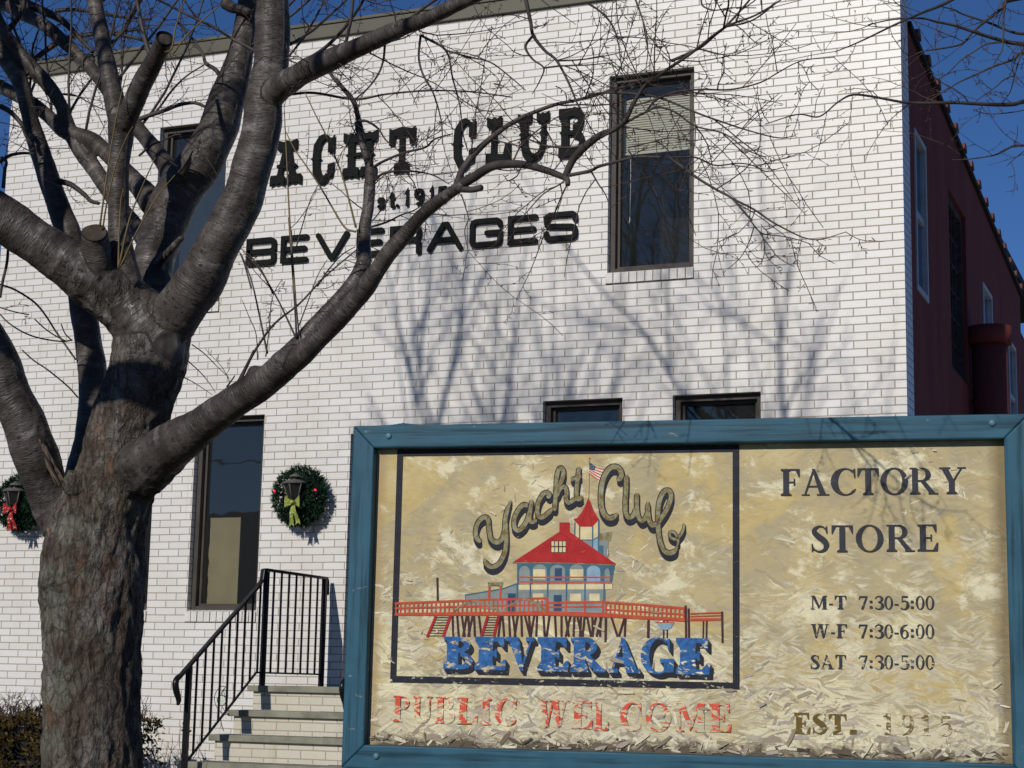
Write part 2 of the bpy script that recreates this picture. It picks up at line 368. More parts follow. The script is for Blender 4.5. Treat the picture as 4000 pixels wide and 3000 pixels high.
# ---- dark red side wall running back from the corner
def sw(u, v, d): return (CX - .004 - d, u, v)
SWIN = [(.55, 1.12, 4.765, 6.12), (2.42, 3.50, 4.45, 6.12), (4.64, 5.36, 4.50, 5.735), (6.74, 7.46, 4.30, 5.56)]
ws = MB(); holed(ws, sw, YR, 8.13, 0, 6.30, SWIN, .10)
ws.add([sw(YR, 6.30, 0), sw(8.13, 6.30, 0), sw(8.13, 6.352, 0), sw(YR, 6.93, 0)], [(0, 1, 2, 3)])
ws.add([sw(8.13, 0, 0), sw(8.13, 0, 4), sw(8.13, 6.352, 4), sw(8.13, 6.352, 0)], [(0, 1, 2, 3)])
ws.add([sw(8.13, 0, .03), sw(14, 0, .03), sw(14, 5.75, .03), sw(8.13, 5.95, .03)], [(0, 1, 2, 3)])
ws.add([sw(YR, 6.93, 0), sw(8.13, 6.352, 0), sw(8.13, 6.352, 4), sw(YR, 6.93, 4)], [(0, 1, 2, 3)])
ws.build("side_wall", M['red'], bld, BO)
cp = MB(); n1 = 24
def roofz(y): return 6.93 + (6.352 - 6.93) * (y - YR) / (8.13 - YR)
cp.add([sw(YR, 6.90, -.035), sw(8.15, 6.322, -.035), sw(8.15, 6.375, -.035), sw(YR, 6.953, -.035), sw(YR, 6.90, .25), sw(8.15, 6.322, .25), sw(8.15, 6.375, .25), sw(YR, 6.953, .25)],
       [(0, 1, 2, 3), (3, 2, 6, 7), (0, 4, 5, 1), (1, 5, 6, 2)])
cb = cp.build("coping", M['tar'], bld, BO)
rnd = random.Random(5)
for i in range(15):                                                # clay hump tiles along the coping
    y = YR + .32 + i * .525 + rnd.uniform(-.02, .02)
    if y > 8.05: break
    t_ = MB(); z = roofz(y) + .015; n = 7; w_ = .090
    arc = [(y + w_ * math.cos(math.pi * q / n), z + w_ * .85 * math.sin(math.pi * q / n)) for q in range(n + 1)]
    t_.prism(arc, sw, -.05, .30); t_.build("coping_tile", M['tile'], cb, BO)
def swindow(h, mat, cross, bars=(0, 0), fw=.05, rec=0.0):
    a, b, c, d = h; f = MB(); sw = lambda u, v, dd: (CX - .004 - (dd - .037 + rec), u, v)
    for q in ((a, a + fw, c, d), (b - fw, b, c, d), (a + fw, b - fw, d - fw, d), (a + fw, b - fw, c, c + fw)):
        f.add([sw(q[0], q[2], .025), sw(q[1], q[2], .025), sw(q[1], q[3], .025), sw(q[0], q[3], .025), sw(q[0], q[2], .09), sw(q[1], q[2], .09), sw(q[1], q[3], .09), sw(q[0], q[3], .09)],
              [(0, 1, 2, 3), (0, 3, 7, 4), (1, 5, 6, 2), (3, 2, 6, 7), (0, 4, 5, 1)])
    def bar(y0, y1, q0, q1, dd=.045):
        f.add([sw(y0, q0, dd), sw(y1, q0, dd), sw(y1, q1, dd), sw(y0, q1, dd), sw(y0, q0, .085), sw(y1, q0, .085), sw(y1, q1, .085), sw(y0, q1, .085)],
              [(0, 1, 2, 3), (0, 3, 7, 4), (1, 5, 6, 2), (3, 2, 6, 7), (0, 4, 5, 1)])
    if cross: m = (c + d) / 2 - .03; bar(a + fw, b - fw, m, m + .055)
    for i in range(bars[0]): y = a + fw + (b - a - 2 * fw) * (i + 1) / (bars[0] + 1); bar(y - .008, y + .008, c + fw, d - fw)
    for i in range(bars[1]): z = c + fw + (d - c - 2 * fw) * (i + 1) / (bars[1] + 1); bar(a + fw, b - fw, z - .008, z + .008, .05)
    o = f.build("window", mat, bld, BO)
    p = MB(); p.add([sw(a, c, .07), sw(b, c, .07), sw(b, d, .07), sw(a, d, .07)], [(0, 1, 2, 3)]); p.build("pane", M['glass2'], o, BO)
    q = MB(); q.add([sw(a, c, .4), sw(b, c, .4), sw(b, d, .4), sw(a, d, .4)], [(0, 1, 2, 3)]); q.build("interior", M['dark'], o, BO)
    return o
swindow(SWIN[0], M['greyframe'], True); swindow(SWIN[1], M['rust'], False, (3, 5), .07, .05)
swindow(SWIN[2], M['greyframe'], True); swindow(SWIN[3], M['greyframe'], True)
dx = CX + .175; pa, pb_ = onX(3803, 1420, dx), onX(3931, 1420, dx); pc = onX(3866, 1420, dx)
zt, zm = onX(3850, 1262, dx)[2], onX(3850, 1328, dx)[2]
du = MB(); R_ = .168
du.tube([(dx, pc[1], 0), (dx, pc[1], zm + .01)], R_, 22); du.tube([(dx, pc[1], zm), (dx, pc[1], zt)], R_ * 1.26, 22)
for q in (2.0, 4.3): du.box((CX - .01, pc[1] - .03, q), (dx, pc[1] + .03, q + .05))
du.build("vent_duct", M['red'], bld, BO)
# ================================================================== lettering fixed to the front
def uv_wall(u, v, d): return (u, -d, v)
def put(mb, polys, x0, z0, x1, z1, d0, d1, fn=uv_wall, mi=0, jit=0.0006):
    for i, p in enumerate(polys):
        q = [(x0 + a * (x1 - x0), z0 + b * (z1 - z0)) for a, b in p]
        mb.prism(q, fn, d0 + jit * (i % 7), d1, mi)
def rbox(pxa, pxb):                                                # bottom-left and top-right pixels -> box on the front
    a = fz(*pxa); b = fz(*pxb); return a[0], a[1], b[0], b[1]
def z2(x, y): return (900 + x * .67812, y * .67812)

# --- spurred poster capitals, unit box
def blk(x, y, a, h, up=True):
    s = 1 if up else -1
    return [(x - a, y), (x - a * .35, y + s * .05), (x, y + s * .02), (x + a * .35, y + s * .05), (x + a, y), (x + a, y + s * h * .8), (x + a * .85, y + s * h), (x - a * .85, y + s * h), (x - a, y + s * h * .8)]
def rc(x0, y0, x1, y1): return [(x0, y0), (x1, y0), (x1, y1), (x0, y1)]
def spur(x, y, a=.17): return [(x - a, y), (x - a * .5, y - .045), (x + a * .5, y - .045), (x + a, y), (x + a * .5, y + .045), (x - a * .5, y + .045)]
def rb(pts, w, sub=5): return ribbon(catmull(pts, sub), w)[0]
def arcpts(cx, cy, rx, ry, a0, a1, n=14): return [(cx + rx * math.cos(math.radians(a0 + (a1 - a0) * i / n)), cy + ry * math.sin(math.radians(a0 + (a1 - a0) * i / n))) for i in range(n + 1)]
WEST = {
    'Y': [blk(.24, 1, .24, .22, False), blk(.78, 1, .22, .22, False), [(.12, .8), (.36, .8), (.62, .45), (.40, .45)], [(.70, .8), (.88, .8), (.60, .45), (.46, .45)], rc(.40, .2, .62, .47), blk(.51, 0, .26, .22)],
    'A': [blk(.50, 1, .32, .24, False), [(.20, .2), (.36, .2), (.54, .8), (.38, .8)], [(.60, .2), (.80, .2), (.64, .8), (.46, .8)], rc(.30, .36, .70, .45), spur(.30, .42, .12), spur(.72, .42, .13), blk(.23, 0, .23, .23), blk(.76, 0, .24, .23)],
    'C': [ribbon([(.72, .93), (.55, .97), (.36, .90), (.22, .74), (.20, .5), (.22, .26), (.36, .09), (.55, .03), (.72, .10)], [.10, .13, .22, .30, .32, .30, .26, .18, .16])[0],
          [(.70, .62), (.98, .62), (.98, 1), (.88, .93), (.70, .95)], [(.70, .05), (.94, .10), (.99, .40), (.72, .36)], spur(.20, .5, .24)],
    'H': [rc(.14, .18, .34, .82), rc(.66, .18, .86, .82), rc(.3, .46, .7, .55), spur(.24, .5, .17), spur(.76, .5, .17)] + [blk(x, y, .24, .24, u) for x in (.24, .76) for y, u in ((0, True), (1, False))],
    'T': [[(0, .62), (.2, .62), (.24, .80), (.76, .80), (.80, .62), (1, .62), (1, 1), (.9, .95), (.72, .97), (.5, 1.0), (.28, .97), (.1, .95), (0, 1)], rc(.40, .18, .60, .85), spur(.5, .5, .17), blk(.5, 0, .28, .24)],
    'L': [blk(.32, 1, .30, .24, False), rc(.21, .1, .43, .82), spur(.32, .5, .19), [(0, 0), (.3, .05), (.8, .04), (1, 0), (1, .42), (.78, .40), (.70, .20), (0, .24)]],
    'U': [blk(.22, 1, .22, .22, False), blk(.80, 1, .20, .22, False), ribbon([(.22, .82), (.22, .35), (.28, .18), (.40, .08), (.55, .06), (.70, .12), (.79, .25), (.82, .40), (.82, .82)], [.20, .22, .24, .22, .16, .14, .14, .14, .14])[0], spur(.22, .55, .18), spur(.81, .55, .14)],
    'B': [rc(.10, .05, .38, .95), [(0, 0), (.6, 0), (.6, .17), (0, .22)], [(0, 1), (.6, 1), (.6, .83), (0, .78)], ribbon(arcpts(.52, .74, .30, .18, 88, -88), .2)[0], ribbon(arcpts(.55, .28, .32, .20, 88, -88), .2)[0], rc(.3, .44, .6, .54), spur(.24, .5, .22)],
}
SK = {  # squared wide letters, centre lines in a unit box
    'B': [[(0, 0), (0, 1), (.88, 1), (.98, .93), (1, .85), (1, .62), (.97, .54), (.88, .5), (0, .5)], [(.88, .5), (.97, .46), (1, .38), (1, .12), (.96, .04), (.86, 0), (0, 0)]],
    'E': [[(1, 1), (0, 1), (0, 0), (1, 0)], [(0, .5), (.93, .5)]],
    'V': [[(0, 1), (.46, 0), (.54, 0), (1, 1)]],
    'R': [[(0, -.09), (0, 1), (.85, 1), (.96, .95), (1, .85), (1, .62), (.96, .52), (.85, .47), (0, .47)], [(.8, .47), (.95, .42), (1, .3), (1, -.09)]],
    'A': [[(0, -.05), (.44, 1), (.56, 1), (1, -.05)], [(.22, .34), (.80, .34)]],
    'G': [[(1, .78), (.98, .92), (.88, 1), (.14, 1), (.03, .95), (0, .84), (0, .16), (.03, .05), (.14, 0), (.86, 0), (.97, .05), (1, .16), (1, .48), (.52, .48)]],
    'S': [[(1, .74), (.99, .92), (.9, 1), (.12, 1), (.02, .94), (0, .84), (0, .68), (.03, .58), (.14, .53), (.86, .47), (.97, .42), (1, .32), (1, .14), (.97, .05), (.86, 0), (.12, 0), (.02, .06), (0, .24)]],
    'e1': [[(1, 1), (0, 1), (0, 0), (1, 0)], [(0, .5), (.8, .5)]],
    's': [[(1, .86), (.8, 1), (.25, 1), (0, .85), (.05, .62), (.5, .5), (.95, .38), (1, .15), (.75, 0), (.25, 0), (0, .14)]],
    't': [[(.45, 1), (.45, .15), (.6, 0), (1, 0)], [(0, .70), (1, .70)]],
    '.': [[(0, 0), (0, .3)]],
    '1': [[(0, .82), (.8, 1), (.8, 0)]],
    '9': [[(1, .72), (.85, .95), (.5, 1), (.15, .95), (0, .72), (.1, .52), (.5, .45), (.88, .52), (1, .72), (.98, .4), (.75, .1), (.3, 0)]],
    '5': [[(.95, 1), (.1, 1), (.05, .55), (.5, .62), (.9, .5), (1, .3), (.85, .08), (.5, 0), (.1, .05), (0, .14)]],
}
def letters(name, label, items, kind, sw_=0.045, depth=0.034):
    root = thing(name, (items[0][1][0], 0, items[0][1][1]), label, "wall lettering", "letters fixed to the white wall")
    for ch, (x0, z0, x1, z1) in items:
        mb = MB()
        if kind == 'w': put(mb, WEST[ch], x0, z0, x1, z1, depth, 0.012)
        else:
            h = sw_ / 2
            for i, line in enumerate(SK[ch]):
                q = [(x0 + h + a * (x1 - x0 - sw_), z0 + h + b * (z1 - z0 - sw_)) for a, b in line]
                # rounded ends: extend a little and taper the last bit
                a0 = np.array(q[0]); a1 = np.array(q[1]); e0 = a0 + (a0 - a1) / (np.linalg.norm(a0 - a1) + 1e-9) * h * .8
                b0 = np.array(q[-1]); b1 = np.array(q[-2]); e1 = b0 + (b0 - b1) / (np.linalg.norm(b0 - b1) + 1e-9) * h * .8
                pts = [tuple(e0)] + q + [tuple(e1)]; ws_ = [sw_ * .62] + [sw_] * len(q) + [sw_ * .62]
                _, L, R2 = ribbon(pts, ws_)
                for k in range(len(L) - 1): pass
                mb.prism([tuple(p) for p in L] + [tuple(p) for p in R2[::-1]], uv_wall, depth + .0011 * i, 0.012)
        ob = mb.build("letter", M['letter'], root, (items[0][1][0], 0, items[0][1][1])); bevel(ob, .004, 2)
    return root
yc = [('Y', z2(60, 1120), z2(225, 825))]
def zbox(a, b, zlo, zhi, ym):                                      # columns a..b in zoom pixels, heights on the wall
    return (fz(*z2(a, ym))[0], zlo, fz(*z2(b, ym))[0], zhi)
zl, zh = fz(*z2(1000, 1005))[1], fz(*z2(995, 735))[1]
spec = [('Y', 60, 225, 980), ('A', 242, 422, 940), ('C', 476, 608, 915), ('H', 658, 852, 890), ('T', 920, 1070, 865), ('C', 1286, 1420, 830), ('L', 1480, 1622, 805), ('U', 1660, 1842, 785), ('B', 1897, 2052, 765)]
letters("wall_lettering", "large black spurred slab letters spelling YACHT CLUB across the upper white brick wall",
        [(c, zbox(a, b, zl, zh, y)) for c, a, b, y in spec], 'w')
zl, zh = fz(*z2(880, 1207))[1], fz(*z2(1025, 1095))[1]
spec = [('e1', 775, 822, 1160), ('s', 854, 896, 1160), ('t', 922, 956, 1155), ('.', 960, 972, 1150), ('1', 1010, 1036, 1145), ('9', 1064, 1122, 1140), ('1', 1152, 1178, 1135), ('5', 1200, 1256, 1130)]
it = []
for c, a, b, y in spec:
    q = list(zbox(a, b, zl, zh, y))
    if c == 's': q[3] = zl + (zh - zl) * .68
    if c == 't': q[3] = zl + (zh - zl) * .92
    if c == '.': q[3] = zl + (zh - zl) * .28; q[2] = q[0] + .034
    it.append((c, tuple(q)))
letters("wall_lettering", "small black rounded letters reading Est. 1915 between the two big rows of wall letters", it, 's', .030, .03)
zl, zh = fz(*z2(1690, 1410))[1], fz(*z2(1690, 1243))[1]
spec = [('B', 100, 270, 1455), ('E', 298, 458, 1435), ('V', 498, 690, 1415), ('E', 735, 892, 1400), ('R', 925, 1106, 1380), ('A', 1140, 1346, 1365), ('G', 1385, 1573, 1345), ('E', 1604, 1778, 1330), ('S', 1812, 2006, 1310)]
letters("wall_lettering", "wide black squared letters spelling BEVERAGES in the lowest row on the white wall",
        [(c, zbox(a, b, zl, zh, y)) for c, a, b, y in spec], 's', .047, .034)

# ================================================================== front steps and handrails
XR = -7.208                                                        # plane of the left handrail
XS0, XS1 = XR - .10, -5.55
TZ = [1.515, 1.325, 1.143, .948, .762, .575, .388, .2]; TY = [-1.16, -1.44, -1.70, -1.99, -2.27, -2.55, -2.83, -3.11]
st = thing("front_steps", ((XS0 + XS1) / 2, -1.5, 0), "weathered cream brick steps with grey stone treads rising to the front door", "steps")
SO = ((XS0 + XS1) / 2, -1.5, 0); rnd = random.Random(8)
for i in range(8):
    back = -.002 if i == 0 else TY[i - 1] + .005
    t_ = MB(); t_.box((XS0, TY[i], TZ[i] - .048), (XS1, back, TZ[i])); bevel(t_.build("tread", M['slab'], st, SO), .005, 2)
    r2 = MB(); r2.box((XS0 + .04, TY[i] + .035, 0 if i == 7 else TZ[i + 1] + .001), (XS1 - .04, back if i == 0 else TY[i - 1] + .034, TZ[i] - .0485)); r2.build("riser", M['step_brick'], st, SO)
    
def rail(name, dxx, label):
    X = XR + dxx; o = (X, -1.1, 0)
    root = thing(name, (X, -1.1, 0), label, "handrail", "black iron handrails of the front steps")
    n2, n1, n0 = -.12, -1.10, -2.17
    ztop2, zlow2 = 2.425, fz(1250, 2635)[1] - .01
    zlow2 = 1.615
    def top(y): return ztop2 if y > -1.17 else ztop2 - .10 + (y + 1.17) * (.70)
    k = (1.655 - 2.33) / (-2.17 + 1.17)
    def top(y): return ztop2 if y > -1.17 else 2.33 + (y + 1.17) * .675
    def low(y): return zlow2 if y > -1.20 else zlow2 + (y + 1.20) * .70
    def post(nm, y, z0, z1, s): m = MB(); m.box((X - s, y - s, z0), (X + s, y + s, z1)); return bevel(m.build(nm, M['iron'], root, o), .002, 1)
    post("newel", n2, 1.515, ztop2 - .01, .019); post("newel", n1, 1.515, ztop2 - .01, .019); post("newel", n0, TZ[4] + 0, top(n0) - .005, .019)
    for i in range(7): y = n2 + (n1 - n2) * (i + 1) / 8; post("picket", y, zlow2, ztop2 - .006, .0075)
    for i in range(9): y = n1 - .085 + (n0 - n1 + .085) * i / 9.0; post("picket", y, low(y), top(y) - .004, .0075)
    def bar(nm, pts, w_, h):
        m = MB(); P = [np.array(p) for p in pts]
        V = []
        for p in P: V += [(X - w_, p[0], p[1] - h), (X + w_, p[0], p[1] - h), (X + w_ * .8, p[0], p[1] + h), (X - w_ * .8, p[0], p[1] + h)]
        F = [(0, 1, 2, 3)[::-1]]
        for i in range(len(P) - 1):
            a = i * 4
            for q in range(4): F.append((a + q, a + (q + 1) % 4, a + 4 + (q + 1) % 4, a + 4 + q))
        F.append(tuple((len(P) - 1) * 4 + q for q in range(4))); m.add(V, F); return bevel(m.build(nm, M['iron'], root, o), .004, 2)
    bar("top_rail", [(n2 + .05, ztop2 - .13), (n2 + .045, ztop2 - .02), (n2 + .03, ztop2), (n1 - .02, ztop2 + .004), (-1.165, ztop2 - .004), (-1.18, ztop2 - .09), (-1.24, top(-1.24)), (n0, top(n0)), (-2.32, top(-2.32))], .021, .012)
    bar("bottom_rail", [(n2, zlow2), (-1.20, zlow2), (n0, low(n0))], .012, .007)
    m = MB(); yy, z = -2.32, top(-2.32)
    m.tube(catmull([(X, yy + .05, z + .035), (X, yy - .008, z - .0), (X, yy - .022, z - .045), (X, yy - .0, z - .10), (X, yy + .03, z - .15), (X, yy + .022, z - .19)], 5),
           np.interp(np.linspace(0, 1, 26), [0, .15, .35, .6, .85, 1], [.014, .020, .024, .024, .019, .010]), 10)
    m.build("scroll_end", M['iron'], root, o)
    return root
rail("handrail", 0.0, "black iron handrail with thin pickets on the left side of the steps below the wreath")
rx = onY(1328, 2620, -2.33)[0] - XR
rail("handrail", rx + .03, "black iron handrail whose curled end peeps out beside the blue sign frame")

# ================================================================== wreaths on wall lanterns
def needle_mat(name, cols):
    k = N(name, 0.9); k.b.inputs['Specular IOR Level'].default_value = .15; f = k.attr("shade")
    k.base(k.ramp(f, cols)); return k.m
M['needle'] = needle_mat("green_tinsel_needle", [(0, (0.003, 0.012, 0.007)), (.5, (0.010, 0.036, 0.017)), (1, (0.034, 0.085, 0.040))])
def glitter(name, c):
    k = N(name, 0.35); o = k.obj(); v = k.voro(o, 160, 'F1', "Color"); s = k.sep(v)[0]
    k.base(k.ramp(s, [(0, tuple(q * .6 for q in c)), (.7, c), (.93, tuple(min(1, q * 1.3) for q in c)), (.95, (1, 1, .9))]))
    k.rough(k.ramp(s, [(.6, .5), (.95, .12)])); k.b.inputs["Metallic"].default_value = 0.25
    k.bump(s, .6, .004); return k.m
M['bowg'] = glitter("green_glitter_ribbon", (0.36, 0.42, 0.07)); M['bowr'] = glitter("red_glitter_ribbon", (0.55, 0.03, 0.03))
def bulb_mat():
    k = N("red_bulb", .2); k.base((.8, .02, .03)); k.set(k.b.inputs["Emission Color"], (1, .03, .05)); k.b.inputs["Emission Strength"].default_value = 1.2; return k.m
M['bulb'] = bulb_mat(); M['tinsel'] = simple("silver_bead", (.8, .8, .8), .15, .05, 5, 0, 60, 0.9)
M['lantern'] = simple("bronze_lantern", (0.11, 0.108, 0.10), .5, .3, 14, .2, 80)
M['lglass'] = glass_mat("lantern_glass", (.3, .36, .35), 1.5, 1.6)
def wreath(cx, cz, bow, label, lab2, seed):
    rnd = random.Random(seed); o = (cx, -.10, cz)
    root = thing("wreath", o, label, "wreath", "wreaths hung round the wall lanterns")
    m = MB(); yc_ = -.135; Rm, rm = .172, .078
    for i in range(6500):
        a = rnd.uniform(0, 2 * math.pi); b = rnd.uniform(0, 2 * math.pi)
        lump = 1 + .16 * noise.noise(Vector((math.cos(a) * 2.4 + seed, math.sin(a) * 2.4, b * .35)))
        q = rm * (rnd.uniform(.25, 1) ** .5) * lump
        rr = Rm + q * math.cos(b); p = Vector((cx + rr * math.cos(a), yc_ - q * math.sin(b) * .95, cz + rr * math.sin(a)))
        d = Vector((math.cos(b) * math.cos(a), -math.sin(b), math.cos(b) * math.sin(a))) + Vector((rnd.uniform(-.9, .9), rnd.uniform(-.9, .9), rnd.uniform(-.9, .9)))
        d.normalize(); s = d.cross(Vector((rnd.uniform(-1, 1), rnd.uniform(-1, 1), rnd.uniform(-1, 1)))).normalized() * rnd.uniform(.003, .0062)
        L = rnd.uniform(.020, .050); sh = min(1, max(0, .5 + .6 * noise.noise(Vector((a * 5, b * 2, seed))) + rnd.uniform(-.3, .3)))
        if p.y + d.y * L > -.004: continue
        m.add([p - s, p + s, p + d * L + s * .5, p + d * L - s * .5], [(0, 1, 2, 3)], 0, sh)
    ring = m.build("greenery", M['needle'], root, o, "shade")
    for q in (.05, 3.1):
        b = MB(); b.tube([(cx + .20 * math.cos(q), -.218, cz + .03 + .19 * math.sin(q)), (cx + .20 * math.cos(q), -.234, cz + .03 + .19 * math.sin(q))], [.010, .008], 8)
        b.build("bulb", M['bulb'], root, o)
    for a0_ in (3.62, .0, 1.42):
      tn = MB()
      for i in range(11):
        a = a0_ + (i - 5) * .045; rr = .19 + .03 * math.sin(i * 1.1) + rnd.uniform(-.006, .006); p = np.array([cx + rr * math.cos(a), -.215 - rnd.uniform(0, .01), cz + rr * math.sin(a)])
        tn.tube([p, p + np.array([.003, -.003, .003])], [.0035, .003], 5)
      tn.build("bead_string", M['tinsel'], root, o)
    # bow
    bx, bz, by = cx + onY(1147, 1988, -.29)[0] - onY(1170, 1938, -.135)[0], cz - .072, -.285
    w_ = MB()
    def leaf(pts, yoff): w_.prism(pts, lambda u, v, d: (bx + u, by + d - .35 * abs(u) * 0, bz + v), yoff, yoff + .004)
    def loop(sx, up):
        n = 8; V = []; F = []
        for i in range(n + 1):
            t = i / n; wv = .020 + .030 * math.sin(math.pi * min(1, t * .75)); dx_ = sx * (.012 + .062 * math.sin(t * math.pi / 1.35)); yy = by - .010 - .030 * math.sin(t * math.pi); zz_ = bz + up * (.006 + .04 * t * (1 - .35 * t))
            V += [(bx + dx_, yy, zz_ - wv * .6), (bx + dx_ * .96, yy - .006, zz_ + wv * .6)]
        for i in range(n): F.append((2 * i, 2 * i + 1, 2 * i + 3, 2 * i + 2))
        w_.add(V, F)
    for sx in (-1, 1):
        loop(sx, 1.0); loop(sx, -.55)
    def tail(x0, x1, x2, x3, zt_, zb_, yo):
        n = 6; V = []; F = []
        for i in range(n + 1):
            t = i / n; yy = by - .012 - .016 * math.sin(t * 5 + x0 * 40) - yo
            V += [(bx + x0 + (x2 - x0) * t, yy, bz + zt_ + (zb_ - zt_) * t), (bx + x1 + (x3 - x1) * t, yy - .004, bz + zt_ + (zb_ - zt_) * t)]
        for i in range(n): F.append((2 * i, 2 * i + 1, 2 * i + 3, 2 * i + 2))
        w_.add(V, F)
        xm = (x2 + x3) / 2; yy = V[-1][1]
        w_.add([(bx + x2, yy + .002, bz + zb_), (bx + xm, yy, bz + zb_), (bx + x2 - .002, yy, bz + zb_ - .020)], [(0, 1, 2)]); w_.add([(bx + xm, yy, bz + zb_), (bx + x3, yy - .002, bz + zb_), (bx + x3 + .002, yy, bz + zb_ - .020)], [(0, 1, 2)])
    tail(-.015, .010, -.038, .006, -.01, -.185, 0.0); tail(-.004, .020, .026, .070, -.01, -.172, .006)
    kn = MB(); w_.tube([(bx - .018, by - .03, bz + .002), (bx, by - .042, bz), (bx + .018, by - .03, bz + .002)], [.014, .021, .014], 10)
    bo = w_.build("bow", bow, root, o)
    # lantern
    lo = (cx, 0, cz); lx, ly, lz = cx - .003, -.215, cz + .035
    lr = thing("wall_lantern", lo, lab2, "wall lantern", "lanterns on the white wall")
    def hexpts(r, z, n=6): return [(lx + r * math.cos(math.pi / 6 + i * 2 * math.pi / n), ly + r * math.sin(math.pi / 6 + i * 2 * math.pi / n), z) for i in range(n)]
    def stack(rs, name, mat, n=6):
        mm = MB(); V = []
        for r, z in rs: V += hexpts(r, z, n)
        F = []
        for i in range(len(rs) - 1):
            for q in range(n): F.append((i * n + q, i * n + (q + 1) % n, (i + 1) * n + (q + 1) % n, (i + 1) * n + q))
        F.append(tuple(range(n))[::-1]); F.append(tuple((len(rs) - 1) * n + q for q in range(n))); mm.add(V, F); return mm.build(name, mat, lr, lo)
    stack([(.040, lz - .095), (.098, lz + .062)], "glazing", M['lglass'])
    stack([(.112, lz + .060), (.115, lz + .072), (.070, lz + .094), (.022, lz + .098), (.022, lz + .118), (.056, lz + .122), (.048, lz + .134), (.016, lz + .150), (.006, lz + .160)], "cap", M['lantern'], 12)
    stack([(.010, lz - .150), (.016, lz - .125), (.030, lz - .112), (.048, lz - .100), (.048, lz - .093)], "finial", M['lantern'], 12)
    fm = MB(); lo_, hi_ = hexpts(.044, lz - .096), hexpts(.102, lz + .062)
    for q in range(6): fm.tube([lo_[q], hi_[q]], .0058, 5)
    fm.build("glazing_bar", M['lantern'], lr, lo)
    bk = MB(); bk.tube([(lx, -.001, lz - .06), (lx, -.018, lz - .06)], [.055, .05], 14); bk.tube([(lx, -.015, lz - .06), (lx, -.06, lz - .10), (lx, ly + .02, lz - .115)], .011, 8); bk.build("bracket", M['lantern'], lr, lo)
    return root
wc = onY(1170, 1938, -.135)
wreath(wc[0], wc[2], M['bowg'], "round green wreath with a lime glitter bow beside the cardboard-filled window", "dark hexagonal lantern in the wreath with the lime bow", 11)
wc2 = onY(78, 1966, -.135)
wreath(wc2[0], wc2[2], M['bowr'], "green wreath with a red glitter bow half hidden behind the tree at the left edge", "dark hexagonal lantern in the wreath with the red bow", 23)

# ================================================================== garden stake, hedge, dry plants
gs = (onY(873, 2856, -1.48)); GO = (gs[0], gs[1], gs[2])
def q2(x, y): p = onY(650 + x * .2712, 2550 + y * .2712, gs[1]); return tuple(p)
root = thing("garden_stake", GO, "thin black wire crescent ornament with a round glass disc behind the handrail", "garden ornament")
m = MB()
for pts, r in (([(855, 490), (790, 485), (720, 560), (690, 660), (720, 770), (770, 840), (830, 885), (900, 885), (850, 850), (800, 770)], .0030), ([(855, 490), (835, 515), (800, 560), (790, 600)], .0030), ([(835, 515), (880, 590), (885, 630), (840, 620), (830, 560), (810, 550), (835, 540)], .0026), ([(815, 880), (785, 960), (800, 1050), (825, 1125)], .0034)):
    m.tube(catmull([q2(*p) for p in pts], 5), r, 6)
ring = [q2(795 + 62 * math.cos(i * math.pi / 10), 685 + 75 * math.sin(i * math.pi / 10)) for i in range(21)]
m.tube(ring, .0034, 6); m.build("wire", M['iron'], root, GO)
m = MB(); dd = np.array([0, .004, 0]); m.add([np.array(p) for p in ring[:-1]], [tuple(range(20))]); m.build("glass_disc", simple("pale_art_glass", (.55, .62, .52), .15, .3, 60, .2, 90), root, GO)

